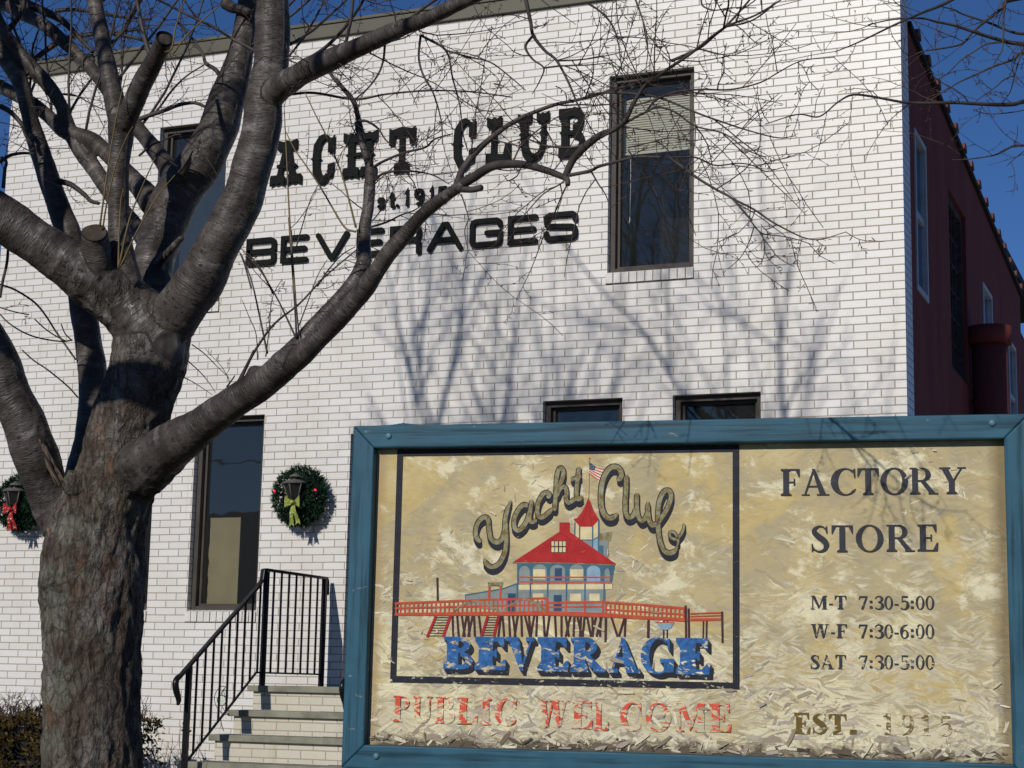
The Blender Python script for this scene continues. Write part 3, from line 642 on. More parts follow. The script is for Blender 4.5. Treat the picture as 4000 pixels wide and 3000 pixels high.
M['scrub'] = needle_mat("bronze_evergreen", [(0, (0.020, 0.016, 0.006)), (.45, (0.060, 0.042, 0.012)), (.8, (0.14, 0.092, 0.024)), (1, (0.20, 0.13, 0.035))])
M['stem'] = simple("dry_stem", (0.075, 0.055, 0.045), .9, .3, 20, 0)
M['snow'] = simple("old_snow", (.75, .78, .84), .6, .05, 9, .2, 40)
HY = -1.05
def hedge(xa, xb, ztop, label, seed, nn):
    rnd = random.Random(seed); xm = (xa + xb) / 2; o = (xm, HY, 0)
    root = thing("hedge", o, label, "hedge")
    m = MB(); st_ = MB()
    for i in range(nn):
        x = rnd.uniform(xa, xb); y = HY + rnd.uniform(-.42, .42); top = ztop - .20 + .10 * noise.noise(Vector((x * 3, y * 3, seed))) - .5 * max(0, abs(y - HY) - .3)
        z = top * (1 - rnd.random() ** 2.2 * .95)
        if abs(y - HY) < .25 and z < top - .2: y = HY - rnd.uniform(.25, .42)
        hole = noise.noise(Vector((x * 6, z * 6, seed + 3.0)))
        if hole < -.22: continue
        sh = min(1, max(0, .45 + .5 * noise.noise(Vector((x * 9, z * 9, y * 9))) + rnd.uniform(-.25, .25)))
        d = Vector((rnd.uniform(-1, 1), rnd.uniform(-1, .4), rnd.uniform(-.3, 1))).normalized()
        s = d.cross(Vector((rnd.uniform(-1, 1), rnd.uniform(-1, 1), rnd.uniform(-1, 1)))).normalized()
        L = rnd.uniform(.02, .05); p = Vector((x, y, z))
        for k in range(4):                                          # a flat spray of scale leaves
            q = p + d * L * k / 4; wv = s * (.0035 + .005 * (1 - k / 4)); e = q + d * L * .38
            m.add([q, q + wv * 1.5 + d * .008, e + wv, e], [(0, 1, 2, 3)], 0, sh); m.add([q, e, e - wv, q - wv * 1.5 + d * .008], [(0, 1, 2, 3)], 0, sh * .9)
    for i in range(int(170 * (xb - xa))):
        x = rnd.uniform(xa, xb); y = HY + rnd.uniform(-.35, .35); z = ztop - .34; P = [np.array([x, y, z])]
        d = np.array([rnd.uniform(-.35, .35), rnd.uniform(-.3, .3), 1.0])
        for k in range(4): P.append(P[-1] + d * .095 * rnd.uniform(.5, 1.1)); d = d + np.array([rnd.uniform(-.5, .5), rnd.uniform(-.3, .3), rnd.uniform(-.5, .1)])
        st_.tube(P, np.linspace(.0048, .0018, len(P)), 4)
        for k in (1, 2, 3): 
            b = P[k]; e = b + np.array([rnd.uniform(-.06, .06), rnd.uniform(-.04, .04), rnd.uniform(.01, .06)]); st_.tube([b, (b + e) / 2 + .005, e], [.0022, .0018, .001], 3)
    tag(m.build("foliage", M['scrub'], root, o, "shade")); st_.build("twig", M['stem'], root, o)
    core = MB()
    core.box((xa + .05, HY - .2, 0), (xb - .55, HY + .2, ztop - .32)); core.build("hedge_shade_core", M['dark'], root, o)  # dark box stands in for the shade deep inside the hedge
    return root, o
hx0 = onY(-420, 2800, HY)[0]; hx1 = onY(548, 2800, HY)[0]; hz = onY(80, 2690, HY)[2]
h_, ho = hedge(hx0, hx1, hz, "bronzed evergreen hedge with bare twiggy top at the foot of the white wall", 4, 15000)
sn = MB()
for px, py, sx in ((118, 2732, .04), (62, 2738, .025)):
    p = onY(px, py, HY - .33); n = 12; V = []
    for r_i, (rr, hh) in enumerate(((1, 0), (.7, .012), (.25, .02))):
        for q in range(n): a = q * 2 * math.pi / n; V.append((p[0] + sx * rr * math.cos(a) * (1 + .2 * math.sin(3 * a)), p[1] + .04 * rr * math.sin(a), p[2] + hh))
    F = []
    for i in range(2):
        for q in range(n): F.append((i * n + q, i * n + (q + 1) % n, (i + 1) * n + (q + 1) % n, (i + 1) * n + q))
    F.append(tuple(2 * n + q for q in range(n))); sn.add(V, F, 0, 0, True)
sn.build("snow_patch", M['snow'], h_, ho)

def weed(px, py, Y, h, seed, label, lean=0.0, fluff=60):
    rnd = random.Random(seed); b = onY(px, py, Y); o = (b[0], Y, 0)
    root = thing("dry_plant", o, label, "plant", "withered plants by the steps"); m = MB(); lf = MB()
    for s_ in range(4):
        P = [np.array([b[0] + rnd.uniform(-.03, .03), Y + rnd.uniform(-.03, .03), 0.0])]; d = np.array([lean + rnd.uniform(-.12, .12), rnd.uniform(-.1, .1), 1.0])
        hh = (h if s_ == 0 else h * rnd.uniform(.45, .8)); n = 12
        for k in range(n): P.append(P[-1] + d * hh / n); d = d + np.array([rnd.uniform(-.1, .1), rnd.uniform(-.08, .08), 0])
        m.tube(P, np.linspace(.007, .0018, len(P)), 5)
        for k in range(5, n):
            if rnd.random() < .6:
                e = P[k] + np.array([rnd.uniform(-.12, .12), rnd.uniform(-.08, .08), rnd.uniform(.02, .12)]); m.tube([P[k], (P[k] + e) / 2 + np.array([0, 0, .01]), e], [.0026, .002, .0012], 4)
        for q in range(fluff):
            k = rnd.randint(int(n * .45), n - 2); c = P[k] + np.array([rnd.gauss(0, .022), rnd.gauss(0, .02), rnd.gauss(0, .03)])
            u = np.array([rnd.uniform(-1, 1) for _ in range(3)]) * .014; v = np.array([rnd.uniform(-1, 1) for _ in range(3)]) * .010
            lf.add([c - u, c + v, c + u, c - v], [(0, 1, 2, 3)], 0, rnd.random())
    m.build("stem", M['stem'], root, o); lf.build("dead_leaf", M['deadleaf'], root, o, "shade")
M['deadleaf'] = needle_mat("grey_dead_leaf", [(0, (0.07, 0.06, 0.055)), (.6, (0.16, 0.14, 0.125)), (1, (0.28, 0.25, 0.22))])
weed(690, 2990, -1.9, 1.42, 2, "tall thin withered stalk with grey seed heads left of the handrail post", .03, 70)
weed(625, 2990, -1.75, 1.0, 3, "low withered plant with curled grey leaves between the hedge and the steps", .10, 90)
weed(655, 2995, -2.2, .95, 5, "short bare-stemmed withered plant nearest the lower handrail post", .16, 40)
# ================================================================== the painted sign board
yL, yR = 6.09, 6.40
PL = np.array([-.507 * yL, CAM[1] + yL]); PR = np.array([-.1166 * yR, CAM[1] + yR])
W_ = float(np.linalg.norm(PR - PL)); PHI = math.atan2(PR[1] - PL[1], PR[0] - PL[0])
ex = np.array([math.cos(PHI), math.sin(PHI), 0]); ey = np.array([-math.sin(PHI), math.cos(PHI), 0]); PO = np.array([PL[0], PL[1], 0.0])
V0, V1 = 1.32, 2.452
sgn = thing("sign_board", tuple(PO), "large weathered painted sign in a blue wooden frame standing before the building", "sign", rz=PHI)
def sp(x, y, c):                                                   # photo pixel -> (u, z) on the sign plane at local depth c
    d = ray(x, y); t = (c - (CAM - PO) @ ey) / (d @ ey); p = CAM + d * t - PO; return (float(p @ ex), float(p[2]))
def loc(u, v, d): return (u, d, v)
def wood_blue():
    k = N("blue_painted_timber", .65, .18); o = k.obj(); x, y, z = k.sep(o)
    along = k.attr("shade")                                         # 0: rail (grain runs across), 1: stile
    g1 = k.noise(k.map(o, (1.5, 30, 40)), 1.0, 5, .6); g2 = k.noise(k.map(o, (40, 30, 1.5)), 1.0, 5, .6)
    g = k.mix(along, g1, g2); f = k.noise(o, 4, 5, .6)
    c = k.ramp(f, [(.3, (0.020, 0.074, 0.116)), (.55, (0.029, 0.106, 0.160)), (.75, (0.044, 0.140, 0.198))])
    c = k.mix(1.0, c, k.ramp(g, [(.38, (.45, .48, .48)), (.50, (1, 1, 1))]), 'MULTIPLY')
    scr = k.noise(k.map(o, (9, 9, 22)), 1.2, 6, .7)
    c = k.mix(k.ramp(scr, [(.65, 0.0), (.71, .65)]), c, (.36, .36, .33))
    k.base(c); k.rough(k.ramp(f, [(.3, .38), (.7, .6)])); k.bump(g, .35, .003); return k.m
M['blue'] = wood_blue()
BW = .0885; FD = .075
def frameboard(name, poly, a, u_dir):
    m = MB(); m.prism(poly, loc, 0.0, FD); m.at = [a] * len(m.v); o = m.build(name, M['blue'], sgn, (0, 0, 0), "shade"); bevel(o, .006, 3); return o
e = .0012
frameboard("frame_rail", [(-BW, V1 + BW), (-e * 0, V1), (W_, V1), (W_ + BW, V1 + BW)][::-1], 0, 0)
frameboard("frame_rail", [(-BW, V0 - BW), (W_ + BW, V0 - BW), (W_, V0), (0, V0)][::-1], 0, 0)
frameboard("frame_stile", [(-BW, V0 - BW + .0), (-BW, V1 + BW), (0, V1), (0, V0)], 1, 1)
frameboard("frame_stile", [(W_ + BW, V1 + BW), (W_ + BW, V0 - BW), (W_, V0), (W_, V1)], 1, 1)
for px in ((1519, 1703), (3876, 1653), (1470, 2954)):
    u, z = sp(*px, 0); m = MB(); m.tube([(u, .001, z), (u, -.003, z), (u, -.007, z), (u, -.009, z)], [.0125, .0125, .009, .004], 14)
    m.build("bolt", simple("worn_blue_bolt", (.10, .20, .25), .35, .3, 60, .2, 120), sgn)
for u in (.28, W_ - .28):
    m = MB(); m.box((u - .0445, .10, 0), (u + .0445, .19, V1 + .02)); m.at = [1] * len(m.v); bevel(m.build("post", M['blue'], sgn, (0, 0, 0), "shade"), .005)
us, zs = sp(1495, 1655, .09); ue, ze = sp(1652, 1655, .09)
m = MB(); n = 11
for i in range(n):
    a = us + (ue - us) * i / n; b_ = us + (ue - us) * (i + 1) / n; hgt = .022 - .010 * abs(i - 5) / 5
    m.box((a + .0008, .092, V1 + .012), (b_ - .0008, .125, V1 + BW + hgt))
m.at = [1] * len(m.v); m.build("ridged_offcut", M['blue'], sgn, (0, 0, 0), "shade")

# ---- strand-board panel: the same colour nodes serve the bare board and the places where paint has gone
PD = .046
def board_nodes(k):
    o = k.obj(); x, y, z = k.sep(o); p = k.comb(x, z, 0.0)
    wv = k.n("ShaderNodeVectorMath"); wv.operation = 'SCALE'; k.set(wv.inputs[0], k.noise(k.comb(x, z, 0.0), 5.0, 3, .55, 0, 1)); wv.inputs["Scale"].default_value = .07
    wa = k.n("ShaderNodeVectorMath"); wa.operation = 'ADD'; k.set(wa.inputs[0], p); k.t.links.new(wv.outputs[0], wa.inputs[1]); pw_ = wa.outputs[0]
    cols = []
    for rot, sx, sy, sd_ in ((.08, 17, 120, 1.3), (-.42, 20, 140, 4.1), (.50, 16, 110, 7.7)):
        v = k.rs(pw_, rot, (sx, sy, 1), (sd_, sd_ * 1.7, 0))
        vv = k.n("ShaderNodeVectorMath"); vv.operation = 'ADD'; k.set(vv.inputs[0], v)
        nz = k.n("ShaderNodeTexNoise"); k.set(nz.inputs["Vector"], k.map(p, (1, 1, 1), (0, 0, 0), (sd_, 0, 0))); nz.inputs["Scale"].default_value = 14; nz.inputs["Detail"].default_value = 2
        sc = k.n("ShaderNodeVectorMath"); sc.operation = 'SCALE'; k.set(sc.inputs[0], nz.outputs[1]); sc.inputs["Scale"].default_value = .5
        k.t.links.new(sc.outputs[0], vv.inputs[1])
        cols.append((k.sep(k.voro(vv.outputs[0], 1.0, 'F1', "Color"))[0], k.voro(vv.outputs[0], 1.0, 'DISTANCE_TO_EDGE', "Distance")))
    sel = k.sep(k.voro(k.rs(pw_, .3, (16, 30, 1)), 1.0, 'F1', "Color"))[0]
    a = k.mix(k.math('GREATER_THAN', sel, .36), cols[0][0], cols[1][0]); a = k.mix(k.math('GREATER_THAN', sel, .68), a, cols[2][0])
    ed = k.mix(k.math('GREATER_THAN', sel, .36), cols[0][1], cols[1][1]); ed = k.mix(k.math('GREATER_THAN', sel, .68), ed, cols[2][1])
    flake = k.ramp(a, [(0, (0.334, 0.295, 0.217)), (.10, (0.535, 0.473, 0.294)), (.25, (0.745, 0.680, 0.433)), (.6, (0.840, 0.788, 0.530)), (.82, (0.678, 0.611, 0.385)), (.92, (0.411, 0.379, 0.308)), (1, (0.840, 0.818, 0.587))])
    # painted, stained upper part
    low = k.noise(k.map(p, (2.6, 3.4, 1)), 1.0, 7, .60, .4); mid = k.noise(k.rs(p, .3, (4.5, 6.5, 1)), 1.0, 10, .74, .3)
    tan = k.ramp(low, [(.28, (0.592, 0.502, 0.275)), (.42, (0.497, 0.394, 0.193)), (.52, (0.382, 0.320, 0.193)), (.60, (0.525, 0.394, 0.150)), (.74, (0.592, 0.512, 0.294))])
    tan = k.mix(k.ramp(mid, [(.535, 0.0), (.60, .9)]), tan, (0.764, 0.709, 0.491))
    tan = k.mix(.10, tan, flake)
    # how much of the paint film is gone: more towards the bottom edge, in ragged patches
    h = k.math('DIVIDE', k.math('SUBTRACT', z, V0), V1 - V0)
    patch = k.noise(k.map(p, (3.2, 4.6, 1)), 1.0, 7, .70)
    gone = k.math('ADD', k.math('MULTIPLY', k.math('SUBTRACT', .52, h), 1.25), k.math('MULTIPLY', k.math('SUBTRACT', patch, .5), 3.4))
    # ragged edge follows the strands
    gone = k.math('ADD', gone, k.math('MULTIPLY', k.math('SUBTRACT', a, .5), .55))
    gm = k.ramp(gone, [(.08, 0.05), (.45, .90)])
    flake = k.mix(k.ramp(low, [(.40, 0.0), (.58, .55)]), flake, (.50, .44, .33)); c = k.mix(gm, tan, flake)
    cr = k.math('MULTIPLY', k.ramp(ed, [(.0, 1.0), (.045, 0.0)]), k.math('ADD', k.math('MULTIPLY', gm, .42), .06))
    c = k.mix(cr, c, (.17, .125, .075))
    fine = k.noise(k.rs(p, .25, (20, 240, 1)), 1.0, 5, .7); fine2 = k.noise(k.rs(p, -.4, (22, 230, 1)), 1.0, 5, .7)
    c = k.mix(k.ramp(fine, [(.64, 0.0), (.70, .55)]), c, (.17, .13, .085)); c = k.mix(k.ramp(fine2, [(.66, 0.0), (.72, .45)]), c, (.86, .82, .68))
    # rot along the bottom and a dark margin at the right edge
    rot = k.math('ADD', k.math('MULTIPLY', h, 13.0), k.math('MULTIPLY', k.math('SUBTRACT', k.noise(k.map(p, (11, 14, 1)), 1.0, 6, .7), .5), 2.6))
    c = k.mix(k.ramp(rot, [(.10, .92), (.62, 0.0)]), c, (.075, .055, .038))
    edge = k.math('ADD', k.math('MULTIPLY', k.math('SUBTRACT', W_, x), 15.0), k.math('MULTIPLY', k.math('SUBTRACT', mid, .5), 1.0))
    c = k.mix(k.ramp(edge, [(.25, .85), (.95, 0.0)]), c, (.20, .15, .08))
    edge2 = k.math('ADD', k.math('MULTIPLY', x, 22.0), k.math('MULTIPLY', k.math('SUBTRACT', mid, .5), 1.0))
    c = k.mix(k.ramp(edge2, [(.45, .75), (1.0, 0.0)]), c, (.42, .30, .15))
    hgt = k.math('ADD', k.math('MULTIPLY', a, gm), k.math('MULTIPLY', fine, .35))
    return dict(c=c, p=p, gm=gm, h=h, a=a, fine=fine, fine2=fine2, gone=gone, hgt=hgt, patch=patch)
def panel_mat():
    k = N("weathered_strand_board", .7, .15); q = board_nodes(k); k.base(q['c']); k.bump(q['hgt'], .35, .003)
    k.rough(k.ramp(q['a'], [(0, .75), (1, .45)])); return k.m
M['panel'] = panel_mat()
PAINT = {}
def paint(name, col, wear=0.0, mott=.18, alt=None):
    if name in PAINT: return PAINT[name]
    k = N(name, .6, .15); q = board_nodes(k); o = q['p']
    f = k.noise(o, 22, 5, .65)
    pc = k.ramp(f, [(.3, tuple(c * (1 - mott) for c in col)), (.5, col), (.72, tuple(min(1, c * (1 + mott) + mott * .03) for c in (alt or col)))])
    if alt: pc = k.mix(k.ramp(k.noise(o, 60, 5, .7), [(.44, 0.0), (.58, .8)]), pc, alt)
    chip = k.noise(k.rs(o, .2, (18, 30, 1)), 1.0, 6, .72)
    loss = k.math('ADD', k.math('MULTIPLY', k.math('SUBTRACT', chip, .5), 2.2), k.math('MULTIPLY', k.math('SUBTRACT', q['a'], .5), .5))
    loss = k.math('ADD', loss, k.math('MULTIPLY', k.math('SUBTRACT', .42, q['h']), 1.1))
    loss = k.math('ADD', loss, wear)
    lm = k.ramp(loss, [(.46, 0.0), (.54, 1.0)])
    lm = k.math('MAXIMUM', lm, k.ramp(q['fine2'], [(.655, 0.0), (.70, .9)]))
    k.base(k.mix(lm, pc, q['c'])); k.bump(q['hgt'], .4, .003); PAINT[name] = k.m; return k.m
pn = MB(); pn.box((-.03, PD, V0 - .03), (W_ + .03, PD + .012, V1 + .03)); panel = pn.build("panel", M['panel'], sgn)
LY = .0007
class Art(MB):
    """painted shapes lying on the panel; colours become material slots; each shape sits a hair above the one before"""
    def __init__(s, base=0.0): super().__init__(); s.mats = []; s.base_ = base; s.k = 0
    def slot(s, m):
        if m not in s.mats: s.mats.append(m)
        return s.mats.index(m)
    def px(s, pts, m, o=(0, 0), sc=1.0, step=True):
        d = PD - .0024 - (s.base_ + s.k * .00002) * .33; s.k += 1
        s.flat([sp(o[0] + x * sc, o[1] + y * sc, PD) for x, y in pts], loc, d, s.slot(m))
    def strip(s, pts, w, m, o=(0, 0), sc=1.0):
        q, L, R2 = ribbon([sp(o[0] + x * sc, o[1] + y * sc, PD) for x, y in pts], w)
        d = PD - .0024 - (s.base_ + s.k * .00002) * .33; s.k += 1; si = s.slot(m); n = len(L)
        s.add([loc(p[0], p[1], d) for p in L] + [loc(p[0], p[1], d) for p in R2], [(i, i + 1, n + i + 1, n + i) for i in range(n - 1)], si)
    def uv(s, poly, m):
        d = PD - .0024 - (s.base_ + s.k * .00002) * .33; s.k += 1; s.flat(poly, loc, d, s.slot(m))
    def done(s, name, label=None):
        o = s.build(name, s.mats, panel)
        if label: o["label"] = label
        return o
BLK = paint("navy_black_paint", (0.022, 0.024, 0.034), -.22)
TXT = paint("text_black_paint", (0.040, 0.042, 0.052), -.02)
BLKW = paint("worn_black_paint", (0.022, 0.024, 0.034), -.06)
BLKH = paint("hours_black_paint", (0.04, 0.042, 0.052), .16)
RED = paint("roof_red_paint", (0.42, 0.022, 0.024), -.40); RED2 = paint("line_red_paint", (0.20, .012, .014), -.35)
ORG = paint("pier_orange_paint", (0.50, 0.085, 0.04), -.16); ORW = paint("worn_coral_paint", (0.66, 0.095, 0.052), .16)
TEAL = paint("teal_paint", (0.055, 0.14, 0.19), -.35); BLUED = paint("door_blue_paint", (0.028, 0.072, 0.14), -.35)
GREY = paint("wall_grey_paint", (0.235, 0.275, 0.275), -.35); CREAM = paint("cream_paint", (0.68, 0.58, 0.34), -.35)
PILE = paint("piling_brown_paint", (0.065, 0.026, 0.028), -.10); GOLD = paint("gold_paint", (0.20, 0.135, 0.045), -.40, .25, (.30, .31, .20))
GOLDW = paint("worn_gold_paint", (0.15, 0.10, 0.025), -.12, .25); GOLDX = paint("faded_gold_paint", (0.17, 0.12, 0.04), .12, .25)
BEVB = paint("beverage_blue_paint", (0.028, 0.095, 0.26), .13, .30, (.035, .16, .42)); SKYB = paint("pale_blue_paint", (.25, .38, .48), -.35)
WHT = paint("flag_white_paint", (.72, .66, .54), -.4)
# border round the emblem
A = Art(0.0); q_ = lambda x, y: (1300 + x * .72332, 1600 + y * .72332)
oc = [sp(*q_(*p), PD) for p in ((352, 203), (2196, 203), (2196, 1504), (302, 1480))]
uL, uR = (oc[0][0] + oc[3][0]) / 2 + .002, (oc[1][0] + oc[2][0]) / 2; vT, vB = (oc[0][1] + oc[1][1]) / 2, (oc[2][1] + oc[3][1]) / 2; bw = .0245
A.uv([(uL, vT), (uR, vT), (uR, vT - bw * 1.1), (uL, vT - bw * 1.1)], BLK); A.uv([(uR, vT), (uR, vB), (uR - bw, vB), (uR - bw, vT)], BLK)
A.uv([(uL, vB), (uR, vB), (uR, vB + bw), (uL, vB + bw)], BLKW); A.uv([(uL, vT), (uL + bw, vT), (uL + bw, vB), (uL, vB)], BLKW)
A.done("painted_border")

# ---- the emblem: pier house on piles
E_ = Art(.0004); ro, rs = (1500, 2150), .63291; so, ss = (1800, 1750), .40687
R = lambda pts, m: E_.px(pts, m, ro, rs)
RL = lambda pts, w_, m: E_.strip(pts, w_, m, ro, rs)
P_ = lambda pts, m: E_.px(pts, m, so, ss)
PLn = lambda pts, w_, m: E_.strip(pts, w_, m, so, ss)
def rect(x0, y0, x1, y1): return [(x0, y0), (x1, y0), (x1, y1), (x0, y1)]
# right-hand chimney block and tower
P_([(1318, 885), (1418, 885), (1412, 1060), (1318, 1040)], GREY); P_([(1330, 818), (1455, 803), (1438, 892), (1322, 890)], GOLD); P_(rect(1318, 935, 1372, 1040), TEAL)
P_([(1098, 720), (1325, 700), (1325, 850), (1270, 884), (1145, 884), (1098, 838)], CREAM); P_([(1145, 884), (1270, 884), (1325, 850), (1318, 1000), (1265, 980)], GREY)
P_([(1270, 884), (1325, 850), (1320, 1005), (1268, 985)], SKYB)
for x, y0, y1 in ((1098, 715, 850), (1143, 750, 885), (1268, 752, 990), (1325, 690, 1000)): PLn([(x, y0), (x - 2, y1)], .0055, TEAL)
PLn([(1145, 884), (1270, 884), (1325, 850)], .004, TEAL)
P_([(1226, 478), (1246, 520), (1275, 600), (1330, 688), (1265, 757), (1145, 757), (1083, 686), (1120, 670), (1160, 620), (1200, 545)], RED)
PLn([(1228, 490), (1236, 600), (1262, 755)], .0018, RED2); PLn([(1222, 490), (1205, 600), (1150, 755)], .0018, RED2)
# upper floor
R([(822, 72), (1428, 82), (1405, 207), (822, 210)], TEAL)
for cx, w_, ytop in ((868, 66, 98), (962, 86, 88), (1072, 92, 90), (1190, 88, 88), (1294, 84, 95), (1378, 32, 112)):
    R([(cx - w_ / 2, 208)] + [(cx - w_ / 2 * math.cos(a * math.pi / 10), ytop + 34 - 36 * math.sin(a * math.pi / 10)) for a in range(11)] + [(cx + w_ / 2, 208)], GREY if cx != 1294 else SKYB)
for b_ in ((922, 117, 996, 178), (1150, 117, 1230, 178)): R(rect(*b_), CREAM)
R(rect(1055, 110, 1100, 187), BLUED)
for y in (167, 196): RL([(832, y - 1), (1342, y), (1400, y - 2)], .0058, ORG)
R([(832, 212), (1410, 205), (1410, 240), (832, 243)], CREAM); RL([(832, 209), (1412, 205)], .003, GOLD)
# ground floor and wing
R([(820, 243), (1368, 241), (1366, 392), (820, 392)], GREY); R([(503, 275), (735, 240), (822, 207), (822, 390), (503, 340)], GREY); RL([(500, 277), (735, 238), (822, 206)], .006, TEAL); RL([(503, 275), (505, 330)], .0035, TEAL)
for b_ in ((920, 266, 985, 312), (1148, 267, 1216, 313), (1268, 267, 1332, 311)): R(rect(*b_), CREAM)
R(rect(1048, 275, 1098, 385), BLUED); R(rect(765, 265, 815, 385), BLUED)
for x in (824, 905, 1012, 1128, 1242, 1360): RL([(x, 206), (x - 1, 310)], .0066, TEAL)
R([(1015, 375), (1345, 378), (1345, 395), (1015, 395)], SKYB)
# roof
P_([(497, 1100), (940, 808), (1052, 808), (1490, 1112), (1482, 1126), (1350, 1112)], RED); P_(rect(948, 718, 1046, 820), RED)
P_(rect(866, 892, 1012, 1006), BLK)
for i in range(4):
    for j in range(2): P_(rect(872 + i * 35 + (4 if i > 1 else 0), 897 + j * 56, 899 + i * 35 + (4 if i > 1 else 0), 942 + j * 58), CREAM)
PLn([(866, 892), (960, 815), (1060, 885), (1012, 1000)], .0022, RED2); PLn([(948, 718), (1046, 718)], .002, RED2); PLn([(500, 1101), (960, 1104), (1482, 1124)], .0028, GOLD)
# flag
PLn([(1236, 100), (1230, 480)], .0022, GOLD); P_([(1230, 92), (1244, 92), (1246, 106), (1230, 106)], ORG)
P_([(1238, 140), (1300, 180), (1384, 206), (1362, 262), (1336, 334), (1285, 288), (1234, 250)], WHT)
for i in range(5):
    t = i / 4.4; PLn([(1238 - 3 * t, 160 + 90 * t), (1300 - 8 * t, 190 + 108 * t), (1380 - 44 * t, 212 + 116 * t)], .0042, ORG)
P_([(1238, 136), (1296, 178), (1284, 216), (1237, 206)], BLUED)
for a in range(8): P_([(1262 + 14 * math.cos(a * .785) + u, 182 + 15 * math.sin(a * .785) + v) for u, v in ((-3, 0), (0, 3), (3, 0), (0, -3))], WHT)
# piles
for x0, x1 in ((424, 428), (452, 462), (480, 500), (512, 488), (520, 528), (548, 520), (556, 562), (586, 602), (722, 706), (732, 742), (772, 778), (795, 812), (826, 806), (848, 852), (870, 902), (895, 905), (928, 905), (945, 940), (985, 992), (1022, 1004), (1056, 1062), (1096, 1096), (1120, 1142), (1152, 1122), (1176, 1170), (1192, 1222), (1216, 1210), (1240, 1226), (1252, 1278), (1286, 1290), (1312, 1280), (1338, 1334), (1346, 1312), (1400, 1442), (1490, 1450), (1492, 1486)):
    RL([(x0, 400), (x1, 532)], .0082, PILE)
for x, y0, y1, w_ in ((1370, 415, 568, .009), (1633, 430, 540, .0095), (1728, 430, 542, .0055), (1750, 430, 542, .0055), (1972, 432, 545, .0055), (1992, 432, 575, .0065)): RL([(x, y0), (x - 2, y1)], w_, PILE)
R([(1680, 445), (1792, 445), (1770, 480), (1738, 494), (1705, 480)], SKYB); RL([(1680, 446), (1792, 446)], .004, ORG)
# pier rails and deck
R([(68, 386), (1015, 374), (1345, 384), (1600, 404), (1860, 418), (1862, 440), (1600, 425), (1345, 412), (1015, 402), (68, 403)], ORG)
R([(1860, 420), (2082, 416), (2082, 433), (1860, 436)], ORG)
RL([(68, 327), (640, 305), (1015, 296)], .0085, ORG); RL([(68, 357), (640, 343), (1015, 338)], .0066, ORG)
RL([(1015, 325), (1360, 320), (1600, 336), (1860, 358)], .0085, ORG); RL([(1015, 351), (1360, 348)], .0066, ORG); RL([(1360, 364), (1600, 378), (1860, 396)], .0060, ORG)
RL([(1890, 391), (2085, 383)], .0055, ORG); RL([(1890, 408), (2085, 401)], .0045, ORG)
for i in range(35): x = 76 + i * 27.3; RL([(x, 327 - (x - 68) * .033), (x - 1, 392)], .0058, ORG)
for x in (1013, 1125, 1240, 1352): RL([(x, 305), (x, 395)], .0072, ORG)
for i in range(19): x = 1372 + i * 26.6; RL([(x, 322 + (x - 1360) * .075), (x - 1, 404 + (x - 1360) * .045)], .0056, ORG)
RL([(652, 222), (650, 305)], .0085, ORG); RL([(722, 222), (720, 303)], .0085, ORG); R([(642, 198), (736, 196), (732, 220), (642, 218)], GOLD)
RL(catmull([(430, 378), (480, 340), (560, 315), (640, 335), (715, 378), (760, 350), (860, 302), (930, 325), (1000, 372)], 5), .0065, GOLD)
for a, b_, c, d in ((322, 405, 268, 535), (410, 405, 366, 535), (642, 405, 603, 530), (708, 405, 680, 530)): RL([(a, b_), (c, d)], .0105, RED)
for i in range(8):
    t = (i + .5) / 8; RL([(322 - 54 * t, 405 + 130 * t), (410 - 44 * t, 405 + 130 * t)], .0022, PILE); RL([(642 - 39 * t, 405 + 125 * t), (708 - 28 * t, 405 + 125 * t)], .0022, PILE)
for x, y0, y1 in ((330, 168, 312), (1862, 340, 542), (1880, 358, 542), (2087, 377, 570)): RL([(x, y0), (x + 3, y1)], .0075, PILE)
E_.done("painted_pier_house")

# ---- script lettering over the house: shade, outline, gilt
SC = [([(196, 905), (160, 872), (146, 800), (170, 715), (222, 668), (264, 685), (274, 780), (292, 868), (345, 908), (395, 880), (422, 800), (430, 700), (448, 600), (488, 508)], 1),
      ([(428, 690), (438, 800), (438, 920), (420, 1020), (372, 1110), (310, 1142), (258, 1122), (225, 1062)], 1),
      ([(648, 556), (602, 548), (552, 602), (518, 680), (518, 762), (556, 792), (610, 748), (652, 660), (676, 560)], 1), ([(684, 500), (668, 610), (664, 690), (690, 712), (735, 690)], .9),
      ([(835, 482), (852, 448), (812, 430), (765, 482), (740, 560), (742, 640), (778, 668), (835, 632), (892, 572)], .95),
      ([(905, 605), (910, 500), (918, 380), (924, 280), (944, 205), (972, 196), (988, 240), (972, 310), (942, 372)], .95), ([(922, 470), (955, 395), (998, 372), (1018, 420), (1014, 490), (1036, 526), (1078, 506), (1112, 470)], .9),
      ([(1138, 186), (1126, 290), (1114, 400), (1116, 478), (1140, 492), (1170, 462)], .95), ([(1060, 308), (1104, 290), (1162, 268)], .8),
      ([(1512, 318), (1544, 262), (1518, 196), (1450, 186), (1392, 250), (1356, 360), (1348, 490), (1362, 600), (1410, 668), (1462, 668), (1512, 630)], 1.12),
      ([(1592, 262), (1588, 400), (1582, 540), (1588, 630), (1618, 668), (1664, 640), (1690, 560)], 1), ([(1692, 432), (1692, 560), (1704, 650), (1738, 700), (1778, 670), (1796, 600)], .95),
      ([(1798, 516), (1800, 630), (1822, 724), (1862, 742), (1915, 690), (1985, 580), (2020, 470), (2000, 412), (1950, 422), (1912, 505), (1896, 620), (1896, 740), (1908, 860), (1942, 968), (1996, 1010), (2056, 990), (2085, 925)], 1),
      ([(2088, 925), (2082, 860), (2050, 812), (2012, 812), (2012, 850), (2056, 876), (2108, 842), (2142, 770), (2140, 722)], .6)]
